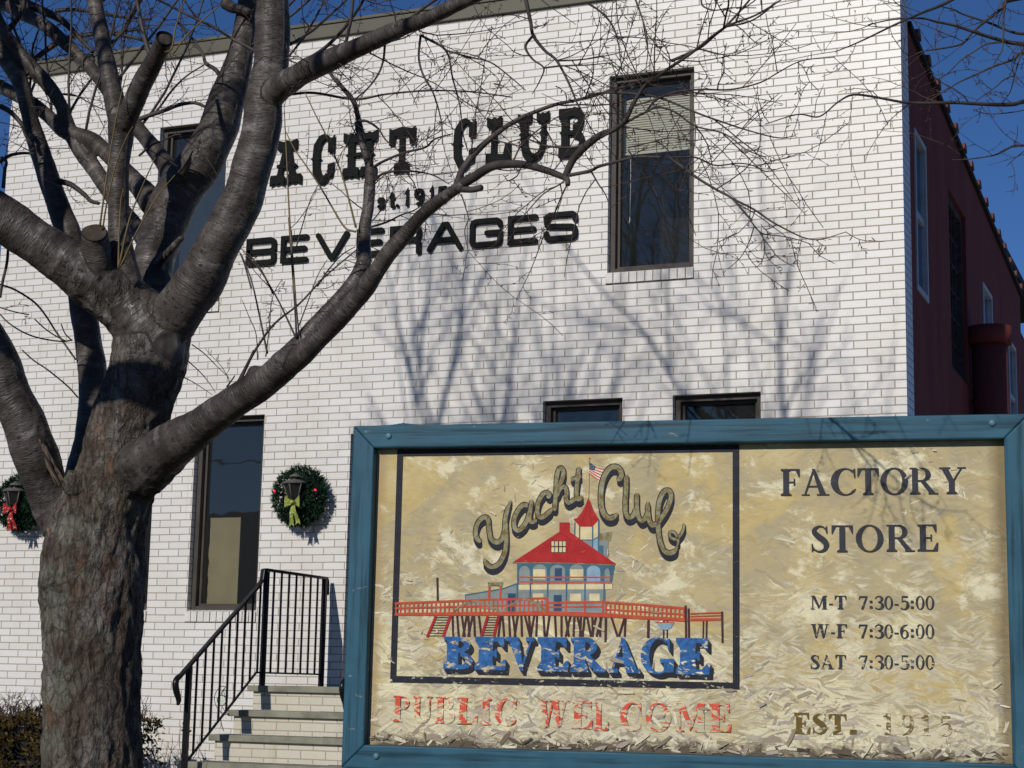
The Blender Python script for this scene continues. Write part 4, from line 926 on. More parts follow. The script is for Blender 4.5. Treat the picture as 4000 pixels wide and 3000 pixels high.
def scriptpass(name, dx_, dy_, width, mat, base):
    a = Art(base)
    for pts, wf in SC:
        c = catmull([(x + dx_, y + dy_) for x, y in pts], 7); n = len(c); t = np.linspace(0, 1, n)
        wv = width * wf * np.clip(np.minimum(t / .05 + .45, (1 - t) / .10 + .25), 0, 1)
        a.strip([tuple(p) for p in c], wv, mat, so, ss)
    return a
SCB = .0062
for i_, (dx_, dy_) in enumerate(((2, 14), (3, 30), (4, 46))): scriptpass("s", dx_, dy_, .0215, BLK, SCB + .0003 * i_).done("lettering_shade")
scriptpass("s", 0, 0, .0235, BLK, SCB + .0012).done("lettering_outline"); scriptpass("s", 0, 0, .0165, GOLD, SCB + .0016).done("script_lettering")

# ---- roman capitals, unit height
def serif(ch, T=.19, t=.055, s=.045, bold=False):
    L = []; R4 = lambda x0, y0, x1, y1: L.append([(x0, y0), (x1, y0), (x1, y1), (x0, y1)])
    def ringq(cx, cy, rx, ry, ix, iy, a0=0, a1=360, n=22, icx=0):
        o_ = arcpts(cx, cy, rx, ry, a0, a1, n); i_ = arcpts(cx + icx, cy, ix, iy, a0, a1, n)
        for k in range(n): L.append([o_[k], o_[k + 1], i_[k + 1], i_[k]])
    def rib(pts, wd):
        c = catmull(pts, 5); w2 = np.interp(np.linspace(0, 1, len(c)), np.linspace(0, 1, len(wd)), wd); _, A_, B_ = ribbon(c, w2)
        for k in range(len(A_) - 1): L.append([tuple(A_[k]), tuple(A_[k + 1]), tuple(B_[k + 1]), tuple(B_[k])])
    b = .08
    def stem(x, y0=0, y1=1, bot=True, top=True, l=b, r=b):
        R4(x, y0, x + T, y1)
        if bot: L.append([(x - l, y0), (x + T + r, y0), (x + T + r, y0 + s), (x + T + .01, y0 + s * 2.2), (x - .01, y0 + s * 2.2), (x - l, y0 + s)])
        if top: L.append([(x - l, y1), (x + T + r, y1), (x + T + r, y1 - s), (x + T + .01, y1 - s * 2.2), (x - .01, y1 - s * 2.2), (x - l, y1 - s)][::-1])
    w_ = .6
    if ch == 'I': stem(b); w_ = T + 2 * b
    elif ch in 'EFL':
        stem(b, r=b if ch == 'F' else .02, top=True); w_ = .62 if ch != 'L' else .60; x = w_
        if ch in 'EF': R4(b, 1 - t, x, 1); L.append([(x, 1), (x, .70), (x - .04, .70), (x - .14, 1 - t)]); R4(b + T, .5 - t / 2, x - .17, .5 + t / 2); R4(x - .20, .38, x - .15, .63)
        if ch in 'EL': R4(b, 0, x + .02, t); L.append([(x + .03, 0), (x + .05, .32), (x, .32), (x - .12, t)]); w_ = x + .04
    elif ch == 'T':
        stem(.25, top=False); w_ = .5 + T; R4(.02, 1 - t, w_ - .02, 1); L.append([(0, 1), (.14, 1 - t), (.03, .68), (0, .68)]); L.append([(w_, 1), (w_, .68), (w_ - .03, .68), (w_ - .14, 1 - t)])
    elif ch in 'AV':
        P2 = []
        P2.append([(.09, s), (.15, s), (.43, .95), (.38, 1)]); P2.append([(.34, 1), (.44, 1), (.80, s), (.80 - T * 1.1, s)]); P2.append([(0, 0), (.27, 0), (.27, s), (0, s)]); P2.append([(.50, 0), (.90, 0), (.90, s), (.50, s)])
        if ch == 'A': P2.append([(.20, .31), (.62, .31), (.60, .31 + t), (.22, .31 + t)])
        else: P2 = [[(.9 - x, 1 - y) for x, y in p] for p in P2]
        L += P2; w_ = .9
    elif ch == 'W':
        for ox in (0, .44):
            L.append([(ox + .08, 1), (ox + .08 + T, 1), (ox + .40, .06), (ox + .33, 0), (ox + .30, 0)]); L.append([(ox + .33, 0), (ox + .40, .06), (ox + .60, 1), (ox + .54, 1)])
            R4(ox, 1 - s, ox + .36, 1)
        R4(.86, 1 - s, 1.14, 1); w_ = 1.14
    elif ch == 'M':
        R4(.10, 0, .155, 1); R4(.74, 0, .74 + T, 1); L.append([(.08, 1), (.27, 1), (.56, .18), (.48, .02)]); L.append([(.48, .02), (.56, .18), (.82, 1), (.74, 1)])
        R4(0, 0, .27, s); R4(.66, 0, 1.0, s); R4(0, 1 - s, .24, 1); R4(.76, 1 - s, 1.0, 1); w_ = 1.0
    elif ch == 'Y':
        L.append([(.05, 1), (.27, 1), (.50, .44), (.30, .44)]); L.append([(.42, .50), (.47, .46), (.76, 1), (.70, 1)]); stem(.30, 0, .46, True, False); R4(0, 1 - s, .36, 1); R4(.58, 1 - s, .86, 1); w_ = .86
    elif ch in 'CG':
        ringq(.46, .5, .46, .515, .27, .465, 48 if ch == 'C' else 50, 318, 24, .05); L.append([(.72, .95), (.80, 1.0), (.80, .64), (.76, .64)]); w_ = .82
        if ch == 'C': L.append([(.76, .14), (.82, .22), (.80, .24), (.73, .18)])
        else: R4(.64, .04, .64 + T * .9, .42); R4(.54, .42 - s, .92, .42); w_ = .92
    elif ch == 'O': ringq(.45, .5, .45, .515, .26, .465); w_ = .9
    elif ch == 'U':
        R4(b, .32, b + T, 1); R4(.70, .32, .70 + t, 1); o_ = arcpts(.4175, .34, .3375, .355, 180, 360, 14); i_ = arcpts((b + T + .70) / 2, .34, (.70 - b - T) / 2, .28, 180, 360, 14)
        for k in range(14): L.append([o_[k], o_[k + 1], i_[k + 1], i_[k]])
        R4(0, 1 - s, b + T + b, 1); R4(.60, 1 - s, .85, 1); w_ = .85
    elif ch in 'PRB':
        stem(b, top=False, r=b if ch != 'B' else .0); R4(0, 1 - s, .45, 1); xr = .40
        cy, ry = (.74, .26) if ch != 'B' else (.755, .245)
        ringq(xr, cy, .29, ry, .12, ry - t, 90, -90, 14); R4(b + T, cy - ry, xr, cy - ry + t); R4(b + T, 1 - t, xr, 1)
        w_ = .70
        if ch == 'R': L.append([(.34, .50), (.50, .50), (.84, s), (.84 - T * 1.1, s)]); R4(.60, 0, .92, s); w_ = .92
        if ch == 'B': ringq(.43, .265, .33, .265, .14, .265 - t, 90, -90, 14); R4(0, 0, .45, t); w_ = .77
    elif ch == 'S':
        rib([(.50, .80), (.42, .93), (.28, .97), (.14, .88), (.12, .74), (.26, .58), (.42, .44), (.50, .28), (.44, .10), (.28, .03), (.12, .10), (.06, .24)], [.03, .05, .07, .12, T * .95, T * 1.1, T * 1.1, T * .95, .12, .07, .05, .03])
        L.append([(.50, .70), (.54, .70), (.53, 1), (.46, .90)]); L.append([(.02, .32), (.06, .32), (.10, .10), (.03, 0)]); w_ = .58
    elif ch == '0': ringq(.25, .5, .25, .51, .25 - T * .62, .455); w_ = .5
    elif ch == '1': stem(.13, top=False); L.append([(.02, .84), (.02, .88), (.13 + T, 1), (.13, .86)]); w_ = .26 + T
    elif ch == '7': R4(.02, 1 - t * 1.9, .50, 1); L.append([(.50, 1), (.50, .93), (.26, 0), (.12, 0), (.40, .9)]); L.append([(.0, .74), (.03, .74), (.10, 1 - t * 1.9), (.02, 1)]); w_ = .5
    elif ch == '3': rib([(.04, .80), (.14, .95), (.30, .97), (.42, .84), (.38, .64), (.20, .54)], [.05, .06, .09, T * .9, .10, .05]); rib([(.20, .54), (.40, .46), (.46, .28), (.38, .08), (.20, .02), (.04, .12)], [.05, .12, T, .12, .06, .08]); w_ = .5
    elif ch == '5': R4(.10, 1 - t * 2, .46, 1); R4(.10, .55, .10 + t, 1); rib([(.10, .56), (.26, .63), (.42, .52), (.44, .26), (.34, .06), (.18, .02), (.04, .12)], [.05, .07, .12, T, .11, .06, .09]); w_ = .5
    elif ch == '6': ringq(.26, .30, .24, .31, .24 - T * .62, .25); rib([(.08, .34), (.10, .66), (.22, .88), (.46, .99)], [T * .8, T * .8, .10, .03]); w_ = .5
    elif ch == '9': ringq(.25, .69, .24, .32, .24 - T * .62, .26); rib([(.43, .66), (.41, .34), (.28, .12), (.06, .01)], [T * .8, T * .8, .10, .03]); w_ = .5
    elif ch == '-': R4(.02, .30, .26, .41); w_ = .28
    elif ch == ':': R4(.06, .06, .06 + T * .8, .06 + T * .9); R4(.06, .48, .06 + T * .8, .48 + T * .9); w_ = .12 + T * .8
    elif ch == '.': R4(.05, 0, .05 + T * 1.1, T * 1.0); w_ = .1 + T
    return L, w_
def word(art, items, mat, dx_=0, dy_=0, grow=0.0, **kw):
    """items: (char, px-left, px-right, px-bottom, px-top)"""
    for n_, (ch, xl, xr, yb, yt) in enumerate(items):
        art.k = .5 * (n_ % 2); L, w_ = serif(ch, **kw); a = sp(xl, yb, PD); b_ = sp(xr, yt, PD)
        for p in L:
            art.uv([(a[0] + dx_ + (x / w_) * (b_[0] - a[0]), a[1] + dy_ + y * (b_[1] - a[1])) for x, y in p], mat)
def spread(txt, x0, x1, yb0, yt0, yb1, yt1, gap=.09, **kw):
    ws_ = [serif(c, **kw)[1] if c != ' ' else .42 for c in txt]; tot = sum(ws_) + gap * (len(txt) - 1); x = 0; out = []
    for c, w_ in zip(txt, ws_):
        a, b_ = x / tot, (x + w_) / tot
        if c != ' ': m_ = (a + b_) / 2; out.append((c, x0 + a * (x1 - x0), x0 + b_ * (x1 - x0), yb0 + m_ * (yb1 - yb0), yt0 + m_ * (yt1 - yt0)))
        x += w_ + gap
    return out
f_o, f_s = (2600, 1550), .87391
def FP(x0, x1, yb0, yt0, yb1, yt1): return (f_o[0] + x0 * f_s, f_o[0] + x1 * f_s, f_o[1] + yb0 * f_s, f_o[1] + yt0 * f_s, f_o[1] + yb1 * f_s, f_o[1] + yt1 * f_s)
def line(items, mat, label, base=.006, **kw):
    a = Art(base); word(a, items, mat, **kw); return a.done("lettering", label)
line(spread("FACTORY", *FP(515, 1342, 443, 323, 434, 314), gap=.06), TXT, "black capitals reading FACTORY")
line(spread("STORE", *FP(650, 1216, 696, 576, 690, 570), gap=.10), TXT, "black capitals reading STORE")
for t1, t2, yb, yt, xm in (("M-T", "7:30-5:00", 949, 889, 808), ("W-F", "7:30-6:00", 1078, 1016, 810), ("SAT", "7:30-5:00", 1216, 1154, 806)):
    line(spread(t1, *FP(648, xm, yb, yt, yb, yt), gap=.09, T=.2), BLKH, "worn black letters reading %s" % t1, T=.2)
    line(spread(t2, *FP(864, 1200, yb, yt + 2, yb + 2, yt + 1), gap=.07, T=.2), BLKH, "worn black opening hours after %s reading %s" % (t1, t2), T=.2)
it = spread("EST.", *FP(575, 856, 1506, 1412, 1508, 1422), gap=.10, T=.24, s=.08)
line(it, GOLDW, "dull gold letters reading EST.", T=.24, s=.08)
line(spread("1915", *FP(972, 1276, 1510, 1415, 1515, 1428), gap=.30, T=.17), GOLDX, "faded gold numerals reading 1915", T=.17)
p6 = lambda x, y: (1350 + x * .45208, 2650 + y * .45208); p7 = lambda x, y: (2300 + x * .76854, 2600 + y * .76854)
pw = []
for ch, a, b_ in (('P', 412, 556), ('U', 578, 755), ('B', 776, 950), ('L', 962, 1142), ('I', 1162, 1262), ('C', 1286, 1482), ('W', 1655, 1932), ('E', 1952, 2136)):
    yb = 372 + (a - 412) * .038; yt = 152 + (a - 412) * .030; pw.append((ch, *[p6(a, 0)[0], p6(b_, 0)[0], p6(0, yb)[1], p6(0, yt)[1]]))
pw.append(('L', 2322, 2378, 2853, 2745))
for ch, a, b_ in (('C', 160, 268), ('O', 290, 418), ('M', 444, 592), ('E', 612, 722)): pw.append((ch, p7(a, 0)[0], p7(b_, 0)[0], p7(0, 330 + (a - 160) * .012)[1], p7(0, 190 + (a - 160) * .012)[1]))
for sub_, nm_ in ((pw[:6], "PUBLIC"), (pw[6:], "WELCOME")):
    a_ = Art(.0050); word(a_, sub_, BLKH, dx_=.0014, dy_=-.0014, T=.22); a_.base_ = .0062
    word(a_, sub_, ORW, T=.22); a_.done("lettering", "flaking coral capitals reading " + nm_)
bev = []
for ch, a, b_ in (('B', 368, 556), ('E', 560, 756), ('V', 750, 932), ('E', 946, 1142), ('R', 1152, 1372), ('A', 1386, 1584), ('G', 1584, 1792), ('E', 1802, 2012)):
    bev.append((ch, ro[0] + a * rs, ro[0] + b_ * rs, ro[1] + (732 + (a - 368) * .022) * rs, ro[1] + (534 + (a - 368) * .006) * rs))
kw = dict(T=.30, t=.14, s=.12)
a_ = Art(.0060)
for i in range(3): a_.base_ = .0060 + .001 * i; word(a_, bev, BLKW, dx_=.004 + .0045 * i, dy_=-.006 - .0058 * i, **kw)
a_.base_ = .0092; word(a_, bev, BEVB, **kw); a_.done("lettering", "large flaking blue slab capitals reading BEVERAGE with black shade")

# ---- lifted wood flakes, thickest towards the bottom edge
k = N("loose_wood_flake", .6); f = k.attr("shade"); o_ = k.obj()
k.base(k.mix(1.0, k.ramp(f, [(0, (0.05, 0.035, 0.024)), (.12, (.16, .125, .085)), (.25, (.34, .28, .20)), (.45, (.42, .38, .32)), (.6, (.60, .53, .37)), (.85, (.72, .66, .48)), (1, (.77, .73, .54))]), k.ramp(k.noise(k.map(o_, (120, 120, 120)), 1.0, 3), [(.3, (.82, .8, .78)), (.6, (1, 1, 1))]), 'MULTIPLY'))
k.bump(k.noise(k.map(o_, (60, 60, 300)), 1.0, 3), .3, .002); M['flake'] = k.m
rnd = random.Random(17); m = MB()
for i in range(3000):
    h = min(1, rnd.random() ** 1.7 * 1.05); u = rnd.uniform(.01, W_ - .01); z = V0 + .004 + h * (V1 - V0 - .02)
    if noise.noise(Vector((u * 2.6, z * 3.5, 2.0))) < -.10 + h * .55 and h > .06: continue
    big = rnd.random() ** 2; L = rnd.uniform(.010, .030) + .055 * big * (1 - h); wd = rnd.uniform(.0018, .006) + .014 * big * (1 - h); ang = rnd.gauss(0, .55)
    if rnd.random() < .15: ang += 1.2
    ca, sa = math.cos(ang), math.sin(ang); over = rnd.random() < (.28 if h < .03 else .04); lift = rnd.uniform(.0001, .0006) + (.003 * rnd.random() if h < .035 else 0); y0 = PD - (.0064 if over else .0008) - rnd.uniform(0, .0010); tl = rnd.choice((-1, 1))
    sh = rnd.uniform(.22, 1.0) if h > .035 else (rnd.uniform(0, .3) if rnd.random() < .6 else rnd.uniform(.3, 1.0))
    P5 = []
    for a, b_ in ((-.5, -.5 + rnd.uniform(0, .3)), (-.1, -.5), (.5, -.45 + rnd.uniform(0, .35)), (.5 - rnd.uniform(0, .12), .5 - rnd.uniform(0, .3)), (0, .5), (-.5 + rnd.uniform(0, .1), .4)):
        P5.append((u + a * L * ca - b_ * wd * sa, y0 - lift * (.5 + tl * a), z + a * L * sa + b_ * wd * ca))
    if min(p[2] for p in P5) < V0 + .001 or min(p[0] for p in P5) < .004 or max(p[0] for p in P5) > W_ - .004: continue
    m.add(P5, [(0, 1, 2, 3, 4, 5)], 0, sh)
o = m.build("wood_flakes", M['flake'], panel, (0, 0, 0), "shade"); o["kind"] = "stuff"
# ================================================================== the bare cherry tree in front
def lp(px, py, d):                                                 # pixel at distance d (metres in front of the camera, square to the front wall)
    r = ray(px, py); t = d / r[1]; return CAM + r * t, t
def limb(pts, sub=6, taper=None):
    """[(px, py, radius px, distance)] -> points, radii in metres"""
    P = []; R_ = []
    for px, py, r, d in pts: p, t = lp(px, py, d); P.append(p); R_.append(r * t)
    C = catmull(np.column_stack([np.array(P), np.array(R_)]), sub); return C[:, :3], np.maximum(C[:, 3], .0012)
LIMBS = dict(
 trunk=[(352, 4300, 240, 6.15), (358, 3700, 208, 6.18), (360, 3000, 194, 6.2), (360, 2583, 188, 6.2), (362, 2266, 204, 6.2), (372, 2100, 190, 6.2), (440, 1900, 162, 6.2), (478, 1740, 150, 6.2), (520, 1600, 146, 6.2), (566, 1470, 143, 6.2), (592, 1360, 148, 6.2), (612, 1265, 138, 6.2)],
 A=[(640, 1345, 128, 6.2), (575, 1275, 128, 6.17), (480, 1180, 118, 6.12), (329, 1066, 104, 6.0), (158, 955, 89, 5.9), (0, 846, 90, 5.8), (-160, 740, 84, 5.65), (-330, 600, 76, 5.5), (-480, 400, 66, 5.35)],
 stump=[(386, 1040, 56, 5.98), (378, 985, 54, 5.95), (371, 935, 52, 5.92), (369, 914, 52, 5.9)],
 B=[(600, 1330, 110, 6.2), (668, 1250, 104, 6.18), (732, 1165, 96, 6.15), (790, 1080, 94, 6.13), (846, 968, 88, 6.1), (905, 860, 84, 6.1), (952, 760, 82, 6.1), (992, 633, 78, 6.1), (1020, 506, 76, 6.1), (1034, 380, 73, 6.1), (1058, 253, 72, 6.1), (1066, 127, 70, 6.1), (1067, 0, 66, 6.1), (1066, -180, 58, 6.12), (1075, -420, 46, 6.15)],
 C=[(600, 1270, 96, 6.28), (592, 1150, 86, 6.36), (600, 1040, 80, 6.42), (622, 949, 84, 6.46), (652, 850, 90, 6.48), (705, 740, 90, 6.5), (785, 633, 84, 6.52), (850, 506, 77, 6.55), (893, 380, 70, 6.58), (930, 253, 54, 6.6), (955, 127, 44, 6.62), (972, 0, 40, 6.65), (985, -200, 33, 6.7)],
 C2=[(665, 690, 40, 6.5), (645, 640, 36, 6.53), (590, 565, 32, 6.56), (540, 505, 30, 6.6), (470, 420, 28, 6.64), (380, 296, 27, 6.7), (295, 205, 26, 6.75), (181, 105, 27, 6.8), (84, 50, 27, 6.85), (0, 13, 26, 6.9), (-160, -40, 24, 7.0)],
 Cs=[(690, 720, 24, 6.44), (722, 660, 17, 6.38), (742, 612, 12, 6.34)],
 Cs2=[(610, 1040, 22, 6.36), (660, 985, 18, 6.3), (712, 925, 13, 6.26)],
 D=[(545, 1240, 70, 6.12), (512, 1130, 58, 6.1), (488, 1040, 52, 6.08), (466, 900, 43, 6.06), (462, 760, 42, 6.04), (464, 633, 44, 6.02), (472, 520, 50, 6.0), (476, 455, 50, 5.98)],
 D1=[(470, 480, 44, 5.99), (440, 360, 39, 5.99), (419, 253, 36, 6.0), (394, 127, 32, 6.0), (369, 0, 29, 6.02), (345, -150, 24, 6.05), (335, -320, 18, 6.1)],
 D2=[(488, 490, 40, 5.98), (538, 360, 42, 5.92), (588, 266, 39, 5.86), (626, 192, 37, 5.80), (642, 152, 36, 5.76)],
 F1=[(600, 800, 50, 6.50), (557, 740, 44, 6.54), (500, 680, 37, 6.56), (430, 610, 33, 6.58), (370, 555, 34, 6.6), (310, 530, 33, 6.6), (253, 510, 32, 6.6), (190, 455, 29, 6.62), (127, 405, 28, 6.64), (42, 359, 27, 6.66), (-60, 310, 26, 6.7), (-240, 220, 23, 6.8)],
 F2=[(600, 1000, 36, 6.5), (540, 900, 34, 6.52), (460, 800, 32, 6.56), (405, 715, 32, 6.58), (354, 639, 33, 6.6), (304, 570, 33, 6.6), (268, 500, 30, 6.6), (236, 405, 28, 6.58), (181, 325, 28, 6.56), (105, 240, 28, 6.54), (34, 150, 26, 6.5), (-20, 50, 24, 6.5), (-60, -120, 20, 6.5)],
 G=[(292, 1930, 66, 6.36), (322, 1800, 54, 6.42), (345, 1690, 52, 6.46), (362, 1580, 55, 6.5), (362, 1470, 58, 6.52), (346, 1343, 55, 6.52), (324, 1216, 50, 6.5), (296, 1050, 46, 6.5), (272, 911, 48, 6.5), (240, 840, 47, 6.5), (206, 740, 43, 6.5), (170, 633, 41, 6.5), (141, 548, 37, 6.5), (108, 422, 32, 6.5), (82, 330, 31, 6.5), (25, 236, 31, 6.5), (-40, 120, 28, 6.5), (-90, -60, 24, 6.5)],
 H=[(330, 2190, 110, 6.18), (262, 2060, 96, 6.14), (200, 1950, 86, 6.1), (168, 1870, 84, 6.06), (136, 1770, 88, 6.0), (98, 1655, 84, 5.95), (38, 1530, 82, 5.9), (-10, 1400, 78, 5.85), (-80, 1270, 74, 5.8), (-200, 1080, 68, 5.7), (-330, 860, 60, 5.6)],
 J=[(500, 1860, 120, 6.18), (580, 1812, 112, 6.14), (660, 1752, 96, 6.1), (760, 1680, 78, 6.05), (886, 1590, 66, 6.0), (1000, 1515, 62, 5.96), (1090, 1450, 60, 5.92), (1140, 1400, 54, 5.9)],
 J1=[(1090, 1455, 52, 5.92), (1180, 1385, 44, 5.88), (1270, 1298, 40, 5.84), (1400, 1160, 38, 5.78), (1463, 1070, 36, 5.74), (1524, 980, 34, 5.7), (1578, 922, 32, 5.68), (1640, 848, 29, 5.64), (1705, 792, 27, 5.6), (1775, 742, 25, 5.56), (1815, 714, 23, 5.54)],
 K=[(1090, 1430, 50, 5.93), (1180, 1340, 42, 5.95), (1290, 1215, 36, 5.98), (1385, 1105, 33, 6.0), (1420, 1030, 30, 6.02), (1424, 963, 27, 6.04), (1424, 888, 26, 6.06), (1438, 813, 25, 6.08), (1444, 732, 24, 6.1), (1444, 651, 19, 6.12), (1411, 556, 14, 6.15), (1390, 475, 11, 6.18)],
 L=[(1030, 400, 60, 6.1), (1090, 345, 50, 6.06), (1160, 298, 48, 6.0), (1226, 262, 47, 5.95), (1341, 210, 42, 5.88), (1463, 156, 38, 5.8), (1571, 108, 34, 5.74), (1673, 73, 31, 5.68), (1768, 27, 28, 5.62), (1850, -10, 26, 5.58), (1960, -60, 24, 5.5), (2100, -130, 20, 5.4)],
 J1a=[(1800, 722, 20, 5.55), (1850, 692, 19, 5.52), (1917, 652, 18, 5.48), (1985, 641, 17, 5.45), (2053, 644, 15, 5.42), (2120, 661, 14, 5.4), (2175, 681, 13, 5.38), (2214, 700, 11, 5.36), (2218, 722, 10, 5.35)],
 J1b=[(1785, 735, 18, 5.55), (1796, 690, 15, 5.56), (1812, 655, 14, 5.58), (1863, 590, 13, 5.6), (1931, 529, 11, 5.62), (1998, 481, 9, 5.64), (2080, 441, 8, 5.66), (2175, 407, 7, 5.68), (2256, 390, 6, 5.7), (2358, 362, 5.5, 5.7), (2470, 330, 5, 5.7), (2580, 300, 4, 5.7)],
 J1c=[(1795, 735, 15, 5.55), (1840, 741, 13, 5.54), (1880, 733, 13, 5.52)],
 J1d=[(2208, 690, 14, 5.37), (2225, 650, 14, 5.36), (2250, 608, 15, 5.35), (2297, 563, 16, 5.33), (2350, 525, 13, 5.3), (2400, 505, 10.5, 5.28), (2442, 470, 9.5, 5.26), (2477, 400, 8.5, 5.24), (2523, 330, 7.5, 5.22), (2590, 282, 7, 5.2), (2700, 208, 6, 5.16), (2830, 108, 5, 5.12), (2950, 60, 4, 5.1), (3050, 0, 3, 5.08)])
THICK = ['trunk', 'A', 'stump', 'B', 'C', 'C2', 'Cs', 'Cs2', 'D', 'D1', 'D2', 'F1', 'F2', 'G', 'H', 'J', 'J1', 'K', 'L']
rng = random.Random(41); nrm = np.random.RandomState(41)
SK_ = {k: limb(v) for k, v in LIMBS.items()}
TB = SK_['trunk'][0][0].copy(); TBASE = (float(TB[0]), float(TB[1]), 0.0)
P0, R0 = SK_['trunk']; 
if P0[0][2] > 0: P0 = np.vstack([[P0[0][0], P0[0][1], -.05], P0]); R0 = np.concatenate([[R0[0] * 1.25], R0]); SK_['trunk'] = (P0, R0)
else: P0[:, 2] = np.maximum(P0[:, 2], -.05)
tree = thing("cherry_tree", TBASE, "large bare grey-barked tree with sawn stubs in front of the white building", "tree")
segs = []                                                           # (a, b, ra, rb, length so far)
raw = MB()
for k in THICK:
    P, R_ = SK_[k]; raw.tube(P, R_, 18); s0 = rng.uniform(0, 9)
    for i in range(len(P) - 1):
        L_ = np.linalg.norm(P[i + 1] - P[i])
        if L_ < 1e-5: continue
        segs.append((P[i], P[i + 1], R_[i], R_[i + 1], s0)); s0 += L_
# burls, torn wounds and the collar of the old pruning cuts
for px, py, r, d in ((215, 2262, 62, 6.02), (300, 1890, 60, 6.04), (800, 1040, 60, 6.08), (1010, 300, 40, 6.06), (1000, 1460, 40, 5.95), (620, 1110, 60, 6.36)):
    p, t = lp(px, py, d); n = 7; rr = r * t
    raw.tube([p + np.array([0, 0, (i / n - .5) * 2 * rr]) for i in range(n + 1)], [max(.004, rr * math.sqrt(max(0, 1 - (2 * i / n - 1) ** 2))) for i in range(n + 1)], 12)
tmp = raw.build("tmp_limbs", M['stem'])
md = tmp.modifiers.new("r", 'REMESH'); md.mode = 'VOXEL'; md.voxel_size = 0.0095
md = tmp.modifiers.new("s", 'SMOOTH'); md.factor = 0.5; md.iterations = 5
dg = bpy.context.evaluated_depsgraph_get(); me = bpy.data.meshes.new_from_object(tmp.evaluated_get(dg)); bpy.data.objects.remove(tmp)
nv = len(me.vertices); co = np.empty(nv * 3); me.vertices.foreach_get("co", co); co = co.reshape(-1, 3); no = np.empty(nv * 3); me.vertices.foreach_get("normal", no); no = no.reshape(-1, 3)
SA = np.array([s[0] for s in segs]); SB = np.array([s[1] for s in segs]); RA = np.array([s[2] for s in segs]); RB = np.array([s[3] for s in segs]); S0 = np.array([s[4] for s in segs])
D_ = SB - SA; LL = np.linalg.norm(D_, axis=1); T_ = D_ / LL[:, None]
along = np.empty(nv); around = np.empty(nv); rad = np.empty(nv)
for c0 in range(0, nv, 4000):
    q = co[c0:c0 + 4000]; rel = q[:, None, :] - SA[None]; t = np.clip((rel * T_[None]).sum(2) / LL, 0, 1)
    dv = rel - t[:, :, None] * D_[None]; rr = RA + t * (RB - RA); sc = np.linalg.norm(dv, axis=2) - rr; b = sc.argmin(1); ix = np.arange(len(q))
    tb = t[ix, b]; dd = dv[ix, b]; tt = T_[b]; along[c0:c0 + 4000] = S0[b] + tb * LL[b]; rad[c0:c0 + 4000] = rr[ix, b]
    ref = np.cross(tt, np.array([0.35, 1.0, 0.1])); ref /= np.linalg.norm(ref, axis=1)[:, None]; w2 = np.cross(tt, ref)
    around[c0:c0 + 4000] = np.arctan2((dd * w2).sum(1), (dd * ref).sum(1))
# bark relief: plates and fissures on the old trunk, soft rings on the limbs
fr_ = noise.fractal; rough_ = np.empty(nv); disp = np.empty(nv)
for i in range(nv):
    p = co[i]; R1 = rad[i]
    old = (R1 - .105) / .06 + .9 * noise.noise(Vector((p[0] * 3.1, p[1] * 3.1, p[2] * 1.6))) + (.15 if p[2] < 1.6 else 0)
    old = min(1.0, max(0.0, old)); rough_[i] = old
    v = Vector((p[0] * 15, p[1] * 15, p[2] * 5.0)); a = noise.noise(v * 1.0) + .5 * noise.noise(v * 2.3); ridge = 1 - abs(a)
    fine = noise.noise(Vector((p[0] * 42, p[1] * 42, p[2] * 26)))
    ring = noise.noise(Vector((along[i] * 34, around[i] * .8, R1 * 20))); lump = noise.noise(Vector(p * 7.5))
    disp[i] = old * (.020 * (ridge - .72) + .006 * fine) + (1 - old) * min(1, R1 / .06) * (.0007 * ring + .0018 * fine) + min(1, R1 / .07) * .008 * lump
co2 = co + no * disp[:, None] - np.array(TBASE)
me.vertices.foreach_set("co", co2.ravel())
for nm, arr in (("along", along), ("around", around * np.maximum(rad, .02)), ("old", rough_)):
    at_ = me.attributes.new(nm, 'FLOAT', 'POINT'); at_.data.foreach_set("value", arr.astype(np.float32))
for p in me.polygons: p.use_smooth = True
